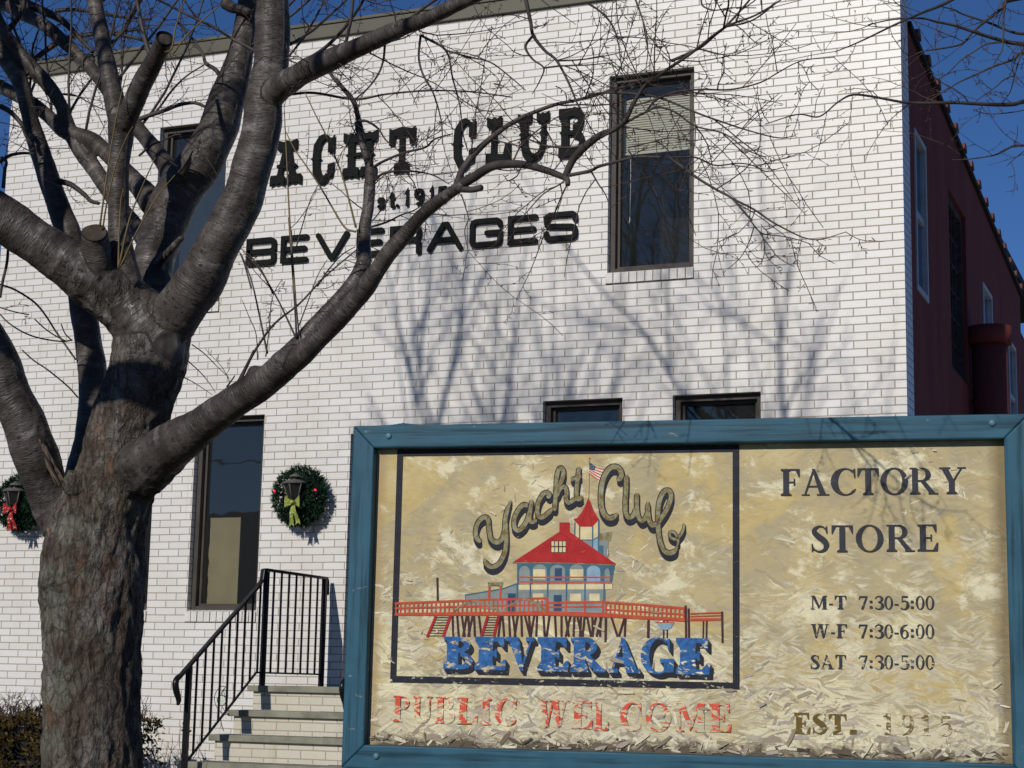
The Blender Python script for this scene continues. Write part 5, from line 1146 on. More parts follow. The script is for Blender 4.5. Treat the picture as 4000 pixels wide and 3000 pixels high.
def bark_mat():
    k = N("cherry_bark", .45); o = k.obj(); al = k.attr("along"); ar = k.attr("around"); old0 = k.attr("old")
    # smooth limb bark: silvery bands and dark lenticel dashes running round the limb
    v1 = k.comb(k.math('MULTIPLY', al, 150.0), k.math('MULTIPLY', ar, 30.0), 0.0)
    dash = k.noise(v1, 1.0, 2, .5); v2 = k.comb(k.math('MULTIPLY', al, 18.0), k.math('MULTIPLY', ar, 6.0), 3.0); band = k.noise(v2, 1.0, 4, .6)
    big = k.noise(o, 5.5, 5, .62); sm = k.ramp(band, [(.26, (0.042, 0.034, 0.029)), (.44, (0.066, 0.055, 0.048)), (.58, (0.098, 0.085, 0.076)), (.74, (0.22, 0.203, 0.195))])
    sm = k.mix(1.0, sm, k.ramp(big, [(.32, (.45, .43, .41)), (.54, (1, 1, 1))]), 'MULTIPLY')
    sm = k.mix(k.ramp(dash, [(.58, 0.0), (.66, .85)]), sm, (0.020, 0.016, 0.014))
    # old plated bark with rusty cracks and grey-green lichen
    v = k.map(o, (1, 1, .38)); wp = k.n("ShaderNodeVectorMath"); wp.operation = 'ADD'; k.set(wp.inputs[0], k.map(o, (1, 1, .45)))
    ws2 = k.n("ShaderNodeVectorMath"); ws2.operation = 'SCALE'; k.set(ws2.inputs[0], k.noise(o, 12, 4, .6, 0, 1)); ws2.inputs["Scale"].default_value = .05; k.t.links.new(ws2.outputs[0], wp.inputs[1])
    ck = k.ramp(k.voro(wp.outputs[0], 26, 'DISTANCE_TO_EDGE', "Distance"), [(0, 0.0), (.16, 1.0)]); ck2 = k.ramp(k.voro(wp.outputs[0], 70, 'DISTANCE_TO_EDGE', "Distance"), [(0, 0.0), (.2, 1.0)])
    f = k.noise(v, 22, 9, .74); f2 = k.noise(v, 60, 6, .75)
    ob = k.ramp(f, [(.30, (0.022, 0.018, 0.015)), (.42, (0.054, 0.041, 0.032)), (.54, (0.098, 0.078, 0.063)), (.68, (0.17, 0.145, 0.12))])
    ob = k.mix(k.ramp(k.noise(v, 7, 6, .7), [(.55, 0.0), (.63, .6)]), ob, (0.17, 0.092, 0.052))
    lich = k.noise(o, 9, 6, .72); lx_ = k.sep(o)[0]
    side = k.math('ADD', lich, k.math('MULTIPLY', lx_, -.35))
    ob = k.mix(k.ramp(side, [(.53, 0.0), (.63, .5)]), ob, (0.19, 0.21, 0.17))
    sil = k.noise(k.map(o, (1, 1, .42)), 4.3, 7, .66, .5); db = k.noise(k.comb(k.math('MULTIPLY', al, 70.0), k.math('MULTIPLY', ar, 18.0), 7.0), 1.0, 3, .6)
    ob = k.mix(k.math('MULTIPLY', k.ramp(sil, [(.54, 0.0), (.60, .65)]), k.ramp(db, [(.36, .35), (.5, 1.0)])), ob, (0.23, 0.21, 0.195))
    ob = k.mix(k.ramp(f2, [(.34, .8), (.45, 0.0)]), ob, (0.016, 0.013, 0.011))
    ob = k.mix(1.0, ob, k.ramp(k.math('MULTIPLY', ck, k.math('ADD', .5, k.math('MULTIPLY', ck2, .5))), [(0, (.60, .56, .53)), (.6, (1, 1, 1))]), 'MULTIPLY')
    m_ = k.ramp(k.math('ADD', k.math('SUBTRACT', k.math('MULTIPLY', old0, .80), .10), k.math('MULTIPLY', k.math('SUBTRACT', k.noise(k.map(o, (1, 1, .45)), 5, 7, .7), .5), 2.6)), [(.40, 0.0), (.52, 1.0)])
    k.base(k.mix(m_, sm, ob)); k.rough(k.mix(m_, k.ramp(band, [(.3, .52), (.7, .34)]), (.9, .9, .9)))
    h = k.mix(m_, k.math('ADD', k.math('MULTIPLY', band, .5), k.math('MULTIPLY', dash, -.35)), k.math('ADD', k.math('ADD', f, k.math('MULTIPLY', f2, .5)), k.math('ADD', k.math('MULTIPLY', ck, .28), k.math('MULTIPLY', ck2, .15))))
    k.bump(h, .8, .018); return k.m
M['bark'] = bark_mat(); me.materials.clear(); me.materials.append(M['bark'])
me.polygons.foreach_set("material_index", [0] * len(me.polygons))
tk = bpy.data.objects.new("trunk", me); me.name = "trunk"; COL.objects.link(tk); tk.parent = tree
# sawn faces
def sawn():
    k = N("old_saw_cut", .85); o = k.obj(); wv = k.noise(o, 30, 4, .6)
    k.base(k.ramp(wv, [(.3, (0.034, 0.026, 0.020)), (.6, (0.065, 0.050, 0.038)), (.8, (.10, .08, .06))])); k.bump(wv, .5, .006); return k.m
M['sawn'] = sawn()
def cutface(key, mat, hollow=0.0):
    P, R_ = SK_[key]; t = (P[-1] - P[-2]); t /= np.linalg.norm(t); u = np.cross(t, [0, 1.0, .2]); u /= np.linalg.norm(u); w2 = np.cross(t, u); c = P[-1] + t * .004; r = R_[-1] * .93; n = 20; m = MB()
    V = []; F = []
    for q, h in ((1, -.01), (1.0, .006), (.86, .004 - hollow * .2), (.6, .003 - hollow), (.2, .004 - hollow)):
        for i in range(n): a = i * 2 * math.pi / n; V.append(c + r * q * (1 + .05 * math.sin(3 * a)) * (math.cos(a) * u + math.sin(a) * w2) + t * h)
    for j in range(4):
        for i in range(n): F.append((j * n + i, j * n + (i + 1) % n, (j + 1) * n + (i + 1) % n, (j + 1) * n + i))
    F.append(tuple(4 * n + i for i in range(n))); m.add(V, F); m.build("sawn_end", mat, tree, TBASE)
cutface('stump', M['sawn']); cutface('D2', simple("shaded_hollow", (0.010, 0.009, 0.009), .95, .4, 30, .4, 60), .03)  # hollow stub's end coloured near black to stand for the shade in it
# torn, shredded bark down the right flank of the left limb, with dark strands standing in for shaded hollows
tm = MB(); rt = random.Random(12)
for i in range(26):
    o_ = rt.uniform(-1, 1); a = rt.uniform(0, .35); b_ = rt.uniform(.6, 1.0); pts = []
    for q in range(7):
        t = a + (b_ - a) * q / 6; px = (150 + 250 * t + o_ * (16 + 34 * t) + rt.uniform(-5, 5)) * .63291; py = 900 + (1120 + 500 * t) * .63291
        pts.append(lp(px, py, 5.90 + .10 * t + .020 * abs(o_) + rt.uniform(-.008, .006))[0])
    tm.tube(catmull(pts, 3), np.concatenate([np.linspace(.002, .0075, 9), np.linspace(.0075, .002, 10)]), 5, 1 if i % 5 == 0 else 0)
tm.build("torn_bark", [simple("shredded_bark", (0.135, 0.095, 0.07), .9, .4, 25, .5, 90), M['tar']], tree, TBASE)
# ------------------------------------------------------------------ branches and twigs
def twigmat(name, c1, c2):
    k = N(name, .6); o = k.obj(); k.base(k.ramp(k.noise(o, 14, 4, .6), [(.3, c1), (.7, c2)])); return k.m
M['branch'] = twigmat("branch_bark", (0.034, 0.028, 0.026), (0.085, 0.072, 0.066)); M['twig'] = twigmat("twig_bark", (0.045, 0.029, 0.026), (0.11, 0.074, 0.064)); M['shoot'] = twigmat("pale_shoot", (0.13, 0.095, 0.035), (0.22, 0.16, 0.07))
BR = MB(); TW = MB(); SH = MB()
def rv(s=1.0): return nrm.normal(0, 1, 3) * s
def unit(v): return v / (np.linalg.norm(v) + 1e-9)
def twiglet(mb, p, d, L, r, n=4, curl=.35, spurs=True):
    P = [p]; d = unit(d); bend = rv(curl / n)
    for i in range(n): d = unit(d + bend + rv(.10)); P.append(P[-1] + d * L / n)
    mb.tube(P, np.linspace(r, r * .55, n + 1), 4, caps=False)
    e = P[-1]; mb.tube([e, e + d * .005, e + d * .011], [r * .7, r * 1.5, r * .5], 4, caps=False)      # end bud
    if spurs:
        for i in range(1, n + 1):
            if rng.random() < .75:
                q = unit(rv() + d * .4); b = P[i]; mb.tube([b, b + q * .007, b + q * .015], [r * .8, r * 1.35, r * .5], 3, caps=False)
    return P
def twig(mb, p, d, L, r, dens=1.0):
    n = max(5, int(L / .055)); P = [p]; d = unit(d); bend = rv(.55 / n); bend[2] += .10 / n
    for i in range(n): d = unit(d + bend + rv(.085)); P.append(P[-1] + d * L / n)
    R_ = np.linspace(r, .0011, n + 1); mb.tube(P, R_, 4, caps=False)
    for i in range(1, n):
        dd = unit(P[i + 1] - P[i])
        if rng.random() < .62 * dens:
            s = unit(np.cross(dd, rv())); twiglet(mb, P[i], dd * rng.uniform(.5, 1) + s, L * rng.uniform(.15, .42) * (1 - i / n * .5), max(.0011, R_[i] * .7), 4)
        elif rng.random() < .6:
            q = unit(rv() + dd * .3); mb.tube([P[i], P[i] + q * .007, P[i] + q * .016], [.0012, .0022, .0009], 3, caps=False)
    return P
def clothe(P, R_, step=.085, Lr=(.18, .55), start=0.0, up=.25, rr=.0028, dens=1.0, mb=None):
    """side twigs along a branch"""
    mb = mb or TW; seg = np.linalg.norm(np.diff(P, axis=0), axis=1); s = np.concatenate([[0], np.cumsum(seg)]); tot = s[-1]; x = tot * start + rng.uniform(0, step)
    while x < tot:
        i = min(len(seg) - 1, max(0, int(np.searchsorted(s, x)) - 1)); f = (x - s[i]) / (seg[i] + 1e-9); p = P[i] + (P[i + 1] - P[i]) * f; d = unit(P[i + 1] - P[i])
        sd_ = unit(np.cross(d, rv())); q = d * rng.uniform(.35, .95) + sd_ + np.array([0, 0, up])
        twig(mb, p, q, rng.uniform(*Lr), min(rr, R_[i] * .8) * rng.uniform(.7, 1.1), dens); x += step * rng.uniform(.5, 1.6)
def grow(p, d, r, L, lvl, up=.12, st=1.0):
    """free growth of the crown beyond the picture edge"""
    n = max(6, int(L / .12)); P = [p]; d = unit(d); bend = rv(.5 * st / n); bend[2] = abs(bend[2]) * .5
    for i in range(n): d = unit(d + bend + rv(.07 * st) + np.array([0, 0, up / n])); P.append(P[-1] + d * L / n)
    P = np.array(P); R_ = np.linspace(r, max(.004, r * .55), n + 1); BR.tube(P, R_, 8 if r > .02 else 5)
    if lvl > 0:
        for i in range(rng.choice((2, 3, 3))):
            j = rng.randint(int(n * .3), n - 1); dd = unit(P[j + 1] - P[j]); s = unit(np.cross(dd, rv())); q_d = dd * .9 + s * .75; q_d[2] = max(q_d[2], .22); grow(P[j], q_d, R_[j] * .70, L * rng.uniform(.55, .85), lvl - 1, up, st)
        grow(P[-1], d, R_[-1], L * .7, lvl - 1, up, st)
    if lvl <= 1: clothe(P, R_, (.16 if lvl else .12) / (st if st < 1 else 1), (.2, .6), .25, .2, .0030, .7)
for k, L, lv in (('B', 2.0, 3), ('C', 1.9, 3), ('L', 1.8, 3), ('A', 1.7, 3), ('H', 1.7, 3), ('D1', 1.6, 2), ('G', 1.5, 2), ('F2', 1.4, 2), ('F1', 1.2, 2), ('C2', 1.2, 2)):
    P, R_ = SK_[k]; d = unit(P[-1] - P[-2]); grow(P[-1], d + np.array([-.25 if k in 'AHG' else 0, 0, .55]), R_[-1], L, lv, .18, .5)
P, R_ = SK_['A']; grow(P[-1], np.array([-.15, -.2, 1.0]), .055, 2.3, 3, .3, .5)
SP = catmull([P[-1], (-5.85, -8.7, 3.95), (-5.2, -9.2, 3.85), (-4.55, -9.75, 3.92), (-3.9, -10.4, 4.4)], 6); BR.tube(SP, np.linspace(.10, .07, len(SP)), 12); grow(SP[-1], np.array([.6, -.5, .8]), .05, 1.6, 2, .3, .6); grow(SP[14], np.array([.1, -.6, .9]), .05, 1.5, 2, .3, .6)  # out-of-view limb added to throw shade on the fork and trunk
LP = catmull([P[-1], (-6.3, -7.8, 5.1), (-7.2, -7.4, 6.3)], 6); BR.tube(LP, np.linspace(.065, .04, len(LP)), 10); grow(LP[-1], np.array([.15, .1, 1.0]), .04, 1.5, 3, .2, .5); grow(LP[8], np.array([-.5, 0, .9]), .04, 1.5, 2, .2, .5); grow(LP[10], np.array([.6, .2, .9]), .04, 1.4, 2, .2, .5)
P, R_ = SK_['H']; grow(P[-1], np.array([-.6, -.2, 1.0]), .05, 2.4, 3, .3, .5)
for k, fr2, dx_ in (('B', .93, (-.6, -.5, .5)), ('C', .9, (.5, .3, .6)), ('L', .97, (.5, -.3, .7)), ('L', .82, (.1, .2, 1.2)), ('B', .97, (.7, .2, .8))):
    P, R_ = SK_[k]; j = int(fr2 * (len(P) - 1)); grow(P[j], np.array(dx_), R_[j] * .55, 2.2, 2, .2, .5)
for k, lo_, hi_ in (('C', .62, .9), ('C2', .25, .8), ('F1', .3, .9), ('F2', .4, .9), ('G', .6, .95), ('D1', .1, .8), ('L', .25, .8), ('B', .68, .9)):
    P, R_ = SK_[k]
    for q in range(3 if k[0] in 'FCG' else 4):
        j = int((lo_ + (hi_ - lo_) * (q + rng.random()) / 4) * (len(P) - 1)); dd = unit(P[min(j + 1, len(P) - 1)] - P[j - 1]); s_ = unit(np.cross(dd, rv())); s_[1] = abs(s_[1]); s_[2] = abs(s_[2]) + .35; grow(P[j], dd * .5 + s_, min(.0075, R_[j] * .5), rng.uniform(.7, 1.2), 0, .25)
for k in ('J1a', 'J1b', 'J1c', 'J1d'): BR.tube(*SK_[k], 10)
z2d = lambda pts, d0, d1, r0, r1: [(900 + x * .67812, y * .67812, r0 + (r1 - r0) * i / (len(pts) - 1), d0 + (d1 - d0) * i / (len(pts) - 1)) for i, (x, y) in enumerate(pts)]
z3d = lambda pts, d0, d1, r0, r1: [(2300 + x * .76854, y * .76854, r0 + (r1 - r0) * i / (len(pts) - 1), d0 + (d1 - d0) * i / (len(pts) - 1)) for i, (x, y) in enumerate(pts)]
z1d = lambda pts, d0, d1, r0, r1: [(x * .63291, y * .63291, r0 + (r1 - r0) * i / (len(pts) - 1), d0 + (d1 - d0) * i / (len(pts) - 1)) for i, (x, y) in enumerate(pts)]
z0d = lambda pts, d0, d1, r0, r1: [(x * .42194, y * .42194, r0 + (r1 - r0) * i / (len(pts) - 1), d0 + (d1 - d0) * i / (len(pts) - 1)) for i, (x, y) in enumerate(pts)]
MED = [
 z2d([(770, 820), (740, 700), (712, 590), (650, 510), (600, 455), (560, 400)], 6.18, 6.3, 13, 6),
 z2d([(330, 545), (480, 535), (720, 572), (900, 542), (1150, 522), (1400, 530), (1620, 560)], 6.1, 5.9, 6, 2.5),
 z2d([(400, 365), (480, 320), (560, 262), (650, 170), (730, 60), (790, -40)], 6.1, 5.9, 9, 5),
 z2d([(890, 258), (880, 350), (850, 430), (790, 510), (720, 570)], 5.85, 5.9, 5.5, 3),
 z2d([(1096, 205), (1085, 330), (1110, 430), (1170, 540), (1215, 700), (1222, 830)], 5.78, 5.7, 5.5, 2.2),
 z2d([(1100, 205), (1240, 290), (1280, 450), (1320, 600), (1340, 770), (1368, 870)], 5.78, 5.6, 5, 2.4),
 z2d([(1240, 290), (1380, 330), (1500, 360), (1620, 450), (1700, 520)], 5.72, 5.5, 4, 2),
 z2d([(1690, -60), (1715, 60), (1730, 130), (1745, 205), (1810, 290), (1880, 350), (1950, 480), (2000, 600), (2040, 660)], 5.55, 5.35, 9, 3),
 z2d([(1742, 205), (1700, 270), (1740, 340), (1805, 392), (1780, 470), (1740, 540)], 5.52, 5.4, 6, 2),
 z2d([(1805, 392), (1900, 380), (2050, 375), (2212, 360)], 5.45, 5.3, 4, 2.2),
 z2d([(1885, 350), (2000, 345), (2120, 330), (2260, 300)], 5.45, 5.3, 4, 2),
 z2d([(830, 960), (880, 930), (1000, 880), (1120, 850), (1180, 800), (1280, 770)], 6.08, 5.9, 7, 2.6),
 z2d([(825, 1045), (880, 1000), (980, 985), (1080, 990), (1170, 1010), (1260, 1060)], 6.06, 5.8, 6, 2.2),
 z2d([(740, 695), (790, 700), (850, 740), (890, 800), (920, 830)], 6.1, 6.0, 6, 2.5),
 z2d([(800, 1310), (900, 1280), (980, 1240), (1060, 1210), (1150, 1150)], 6.03, 5.9, 5, 2),
 z2d([(1950, 1010), (2070, 985), (2120, 960), (2212, 935), (2330, 905), (2480, 905)], 5.36, 5.25, 8, 5),
 z2d([(2060, 830), (1960, 850), (1820, 840), (1700, 800), (1600, 820)], 5.34, 5.3, 6, 2),
 z2d([(1960, 1010), (1900, 1060), (1800, 1120), (1700, 1230), (1640, 1290)], 5.36, 5.3, 4, 1.8),
 z2d([(1900, 1060), (1910, 1130), (1890, 1200), (1870, 1260)], 5.35, 5.3, 3, 1.6),
 z2d([(2080, 990), (2120, 1060), (2160, 1120), (2190, 1200)], 5.35, 5.3, 3.5, 1.8),
 z2d([(1330, 1120), (1350, 1180), (1370, 1260), (1350, 1330), (1370, 1450)], 5.55, 5.5, 3, 1.6),
 z3d([(400, 795), (450, 830), (560, 910), (660, 970), (730, 1010), (800, 1090), (830, 1120)], 5.24, 5.15, 6, 3.6),
 z3d([(730, 1010), (840, 1065), (920, 1120), (1010, 1170), (1100, 1210), (1180, 1216), (1310, 1178)], 5.18, 5.05, 4.5, 1.8),
 z3d([(820, 1120), (880, 1185), (980, 1200), (1050, 1215), (1140, 1245)], 5.15, 5.1, 3, 1.6),
 z3d([(840, 1150), (815, 1230), (770, 1310), (705, 1368)], 5.15, 5.15, 2.6, 1.4),
 z3d([(880, 1185), (895, 1260), (880, 1330), (845, 1362)], 5.14, 5.12, 2.4, 1.4),
 z3d([(0, 480), (120, 470), (260, 480), (370, 500), (540, 570), (650, 610), (800, 660), (960, 700), (1050, 690)], 5.3, 5.1, 6, 2),
 z3d([(60, 700), (230, 600), (290, 570), (350, 545), (440, 570), (540, 640), (690, 680), (800, 760), (900, 800)], 5.28, 5.15, 6, 2),
 z3d([(290, 570), (340, 510), (430, 470), (560, 455), (720, 455), (870, 420), (960, 370), (1080, 310), (1250, 290)], 5.26, 5.0, 5, 1.8),
 z3d([(420, 310), (560, 245), (640, 180), (700, 130), (800, 20), (860, -60)], 5.2, 5.1, 7, 4),
 z3d([(700, 135), (800, 115), (870, 80), (960, 10)], 5.15, 5.05, 4.5, 2.5),
 z3d([(570, -20), (580, 30), (640, 52), (720, 40), (850, 40)], 5.2, 5.2, 4, 2),
 z3d([(0, 20), (60, 60), (120, 130), (150, 220), (160, 300), (170, 360)], 5.4, 5.3, 4.5, 2),
 z3d([(230, -20), (260, 60), (290, 160), (300, 260), (290, 350)], 5.4, 5.3, 4, 2),
 z3d([(200, 750), (330, 720), (410, 700), (520, 715), (600, 705)], 5.25, 5.2, 3.2, 1.6),
 z3d([(400, 800), (540, 800), (640, 840), (760, 830), (830, 840), (900, 870), (990, 850)], 5.24, 5.15, 4, 1.6),
 z3d([(200, 760), (260, 860), (330, 960), (380, 1100), (400, 1240)], 5.9, 6.0, 3, 1.5),
 z1d([(830, 750), (900, 720), (1020, 680), (1100, 650), (1200, 635), (1290, 670)], 6.6, 6.7, 11, 6),
 z1d([(860, 740), (960, 690), (1060, 560), (1150, 470), (1260, 400)], 6.62, 6.7, 6, 3),
 z1d([(1390, 20), (1440, 50), (1490, 60), (1540, 80)], 6.6, 6.55, 24, 16),
 z1d([(1380, 500), (1330, 430), (1270, 390), (1250, 330), (1180, 230), (1090, 130)], 6.7, 6.8, 10, 4),
 z1d([(930, 360), (900, 260), (870, 130), (850, 30), (830, -60)], 5.9, 5.9, 11, 7),
 z1d([(190, 390), (260, 330), (350, 270), (430, 230), (560, 215), (700, 200), (900, 180)], 6.75, 6.9, 13, 4),
 z1d([(30, 200), (90, 140), (140, 60), (160, -40)], 6.55, 6.5, 13, 8),
 z1d([(370, 1120), (440, 1140), (520, 1200), (560, 1240), (610, 1255)], 6.5, 6.45, 12, 7),
 z1d([(0, 1000), (60, 960), (140, 945), (220, 950)], 6.3, 6.4, 8, 5),
 z1d([(20, 1160), (30, 1050), (40, 1000), (10, 970)], 6.2, 6.2, 8, 5),
 z1d([(330, 600), (380, 580), (470, 590), (560, 640), (650, 680)], 6.6, 6.7, 4, 2),
 z1d([(860, 960), (930, 900), (1000, 870), (1100, 830), (1180, 860)], 6.3, 6.2, 5, 2.4),
 z0d([(0, 30), (190, 20), (300, 60), (420, 110), (560, 180), (640, 250), (720, 330), (860, 480)], 6.9, 6.8, 22, 8),
 z0d([(520, 100), (640, 90), (800, 100), (1000, 130), (1200, 160), (1400, 180)], 6.9, 6.9, 9, 4),
 z0d([(1000, 300), (1100, 320), (1250, 350), (1400, 400)], 6.7, 6.6, 10, 6),
 z0d([(280, 580), (380, 500), (520, 400), (660, 350), (860, 310)], 6.9, 7.0, 11, 8),
 z0d([(0, 980), (100, 1040), (200, 1150), (240, 1250), (300, 1350)], 6.3, 6.4, 11, 6),
]
LOWD = [([(0, 205), (90, 235), (180, 285), (260, 345), (330, 430), (400, 540), (470, 640), (545, 745)], 6.45, 4), ([(160, 678), (240, 750), (330, 810), (420, 880), (500, 950), (562, 1020)], 6.5, 3), ([(0, 420), (60, 480), (160, 545), (280, 590), (440, 615), (520, 605)], 6.3, 3), ([(0, 300), (20, 180), (48, 60), (60, -60)], 6.0, 6), ([(440, 490), (470, 560), (520, 610)], 6.5, 2.6), ([(250, 455), (320, 520), (400, 575), (470, 610)], 6.45, 2.6)]
for v in MED:
    P, R_ = limb(v); BR.tube(P, R_, 6); clothe(P, R_, .085, (.12, .46), .12, .10, .0022)
for pts, d, r in LOWD:
    P, R_ = limb([(x * .5425, 1000 + y * .5425, r, d) for x, y in pts]); BR.tube(P, R_, 6)
P, R_ = limb([(x * .5425, 1000 + y * .5425, 2.4, 6.3) for x, y in ((0, 370), (60, 390), (140, 410), (210, 422))]); TW.tube(P, R_, 4); clothe(P, R_, .1, (.05, .15), 0, 0, .0018)
for k, a, st_, Lr in (('J1a', .2, .07, (.15, .5)), ('J1b', .1, .07, (.15, .5)), ('J1d', .25, .06, (.15, .55)), ('K', .45, .11, (.15, .5)), ('L', .2, .12, (.2, .6)), ('D1', .1, .3, (.15, .45)), ('C2', .2, .26, (.15, .5)), ('F1', .25, .26, (.15, .5)), ('F2', .35, .26, (.15, .5)), ('G', .55, .3, (.15, .5)), ('B', .62, .3, (.2, .5)), ('C', .6, .26, (.2, .6))):
    P, R_ = SK_[k]; clothe(P, R_, st_, Lr, a, .2, .0032)
# long straight water shoots
def shoot(pts, r, d0, d1, pale, tw=0):
    P, R_ = limb([(x, y, r * (1 - .55 * i / (len(pts) - 1)), d0 + (d1 - d0) * i / (len(pts) - 1)) for i, (x, y) in enumerate(pts)]); (SH if pale else BR).tube(P, R_, 5)
    if tw: clothe(P, R_, tw, (.06, .2), .25, .1, .002)
zz2 = lambda *p: [(900 + x * .67812, y * .67812) for x, y in p]; zz4 = lambda *p: [(x * .63291, 900 + y * .63291) for x, y in p]; zz1 = lambda *p: [(x * .63291, y * .63291) for x, y in p]
for pts, r, d0, d1, pale, tw in (
 (zz2((372, 1700), (358, 1500), (340, 1250), (328, 1000), (318, 800), (310, 640)), 4.6, 5.9, 5.9, 1, .3), (zz2((722, 1310), (690, 1180), (640, 1000), (560, 800), (490, 660), (430, 535)), 4.6, 6.0, 6.0, 1, .3),
 (zz2((722, 1335), (660, 1310), (590, 1200), (520, 1080), (440, 960), (370, 860), (320, 760)), 4.6, 6.0, 6.0, 1, .3), (zz2((245, 1690), (180, 1560), (120, 1480), (60, 1430)), 4, 5.95, 6.0, 0, .3), (zz2((120, 1660), (80, 1520), (50, 1450)), 4, 5.95, 6.0, 0, 0),
 (zz2((380, 1420), (420, 1280), (470, 1130), (560, 980)), 3, 6.0, 6.0, 0, .2), (zz2((500, 1650), (560, 1560), (640, 1470), (720, 1420)), 4, 5.95, 5.9, 0, .15),
 (zz4((1830, 660), (1820, 480), (1800, 200), (1780, -80)), 4.6, 5.9, 5.9, 0, .4), (zz4((1825, 660), (1760, 520), (1700, 400), (1600, 240), (1500, 130)), 4.4, 5.9, 5.95, 0, .4), (zz4((1845, 650), (1815, 300), (1800, 0)), 3.6, 5.9, 5.9, 0, 0),
 (zz4((1650, 760), (1600, 520), (1560, 340), (1520, 220), (1485, 140)), 4.4, 5.92, 5.95, 0, .4), (zz4((1590, 800), (1580, 640), (1540, 540), (1495, 430)), 2.6, 5.92, 5.95, 0, 0), (zz4((1480, 940), (1520, 840), (1600, 700), (1700, 570), (1850, 450), (2000, 290), (2200, 120)), 6.5, 5.95, 5.9, 0, .12),
 (zz4((1400, 965), (1440, 910), (1450, 895)), 4, 5.96, 5.93, 0, .05), (zz4((1470, 940), (1540, 800), (1565, 740)), 9, 5.96, 5.93, 0, 0), (zz4((1840, 600), (1900, 440), (1960, 280), (2020, 180)), 3, 5.9, 5.9, 0, .15), (zz4((1640, 780), (1660, 620), (1680, 420), (1740, 300)), 3, 5.9, 5.9, 0, .2),
 (zz4((1185, 705), (1260, 760), (1340, 840), (1420, 915)), 2.6, 6.1, 6.05, 0, 0), (zz4((1160, 805), (1240, 880), (1290, 940), (1330, 1000)), 2.4, 6.1, 6.05, 0, 0), (zz4((1105, 895), (1180, 930), (1260, 980), (1310, 1015)), 2.4, 6.1, 6.05, 0, 0),
 (zz1((730, 1660), (735, 1450), (745, 1250), (760, 1170)), 4.6, 5.95, 5.9, 1, 0), (zz1((735, 1640), (800, 1350), (900, 1100), (960, 970)), 4.4, 5.95, 5.9, 1, .3), (zz1((615, 1400), (650, 1150), (690, 880), (735, 640), (780, 460)), 4.4, 5.9, 5.85, 1, .3), (zz1((635, 1400), (660, 1250), (720, 1000), (780, 850), (820, 780)), 4.0, 5.9, 5.85, 1, 0),
 (zz1((740, 1650), (860, 1400), (980, 1200), (1080, 1080)), 4.0, 5.95, 5.9, 1, .3), (zz1((1020, 320), (1060, 300), (1080, 190), (1110, 80), (1150, -20)), 4.4, 5.78, 5.75, 1, 0), (zz1((1070, 330), (1160, 210), (1300, 80), (1400, 0)), 4.0, 5.78, 5.75, 1, 0), (zz1((1040, 1130), (1150, 1010), (1190, 930)), 7, 6.36, 6.3, 0, 0)):
    shoot(pts, r, d0, d1, pale, tw)
BR.build("branches", M['branch'], tree, TBASE); TW.build("twigs", M['twig'], tree, TBASE); SH.build("water_shoots", M['shoot'], tree, TBASE)

# ================================================================== second tree, its trunk just outside the right edge
rng = random.Random(77); nrm = np.random.RandomState(77)
BR2 = MB(); TW2 = MB()
b0, _ = lp(5050, 3000, 8.6); T2 = (float(b0[0]), float(b0[1]), 0.0)
t2 = thing("street_tree", T2, "bare tree right of the sign whose thin branches reach in across the sky", "tree")
tb = MB(); P = [np.array([T2[0], T2[1], -.05]), np.array([T2[0] + .02, T2[1], .6]), np.array([T2[0] - .02, T2[1], 1.8]), np.array([T2[0], T2[1] + .05, 3.2]), np.array([T2[0] + .1, T2[1] + .1, 5.0]), np.array([T2[0] + .15, T2[1] + .1, 7.2])]
C = catmull(P, 6); tb.tube(C, np.interp(np.linspace(0, 1, len(C)), [0, .1, .4, .7, 1], [.24, .17, .14, .10, .03]), 16); tb.build("trunk", M['bark'], t2, T2)
def root_at(z): return np.array([T2[0] + .03, T2[1] + .05, z])
RB = lambda pts, d0, d1, r0, r1: limb([(x, y, r0 + (r1 - r0) * i / (len(pts) - 1), d0 + (d1 - d0) * i / (len(pts) - 1)) for i, (x, y) in enumerate(pts)])
def join(P, R_, z): q = root_at(z); n = 6; mid = [(q + (P[0] - q) * t + np.array([0, 0, .12 * math.sin(t * math.pi)])) for t in np.linspace(0, .92, n)]; return np.vstack([mid, P]), np.concatenate([np.linspace(max(.03, R_[0] * 1.8), R_[0] * 1.05, n), R_])
bo, bs = 3600, .42194
B_ = lambda *p: [(bo + x * bs, y * bs) for x, y in p]
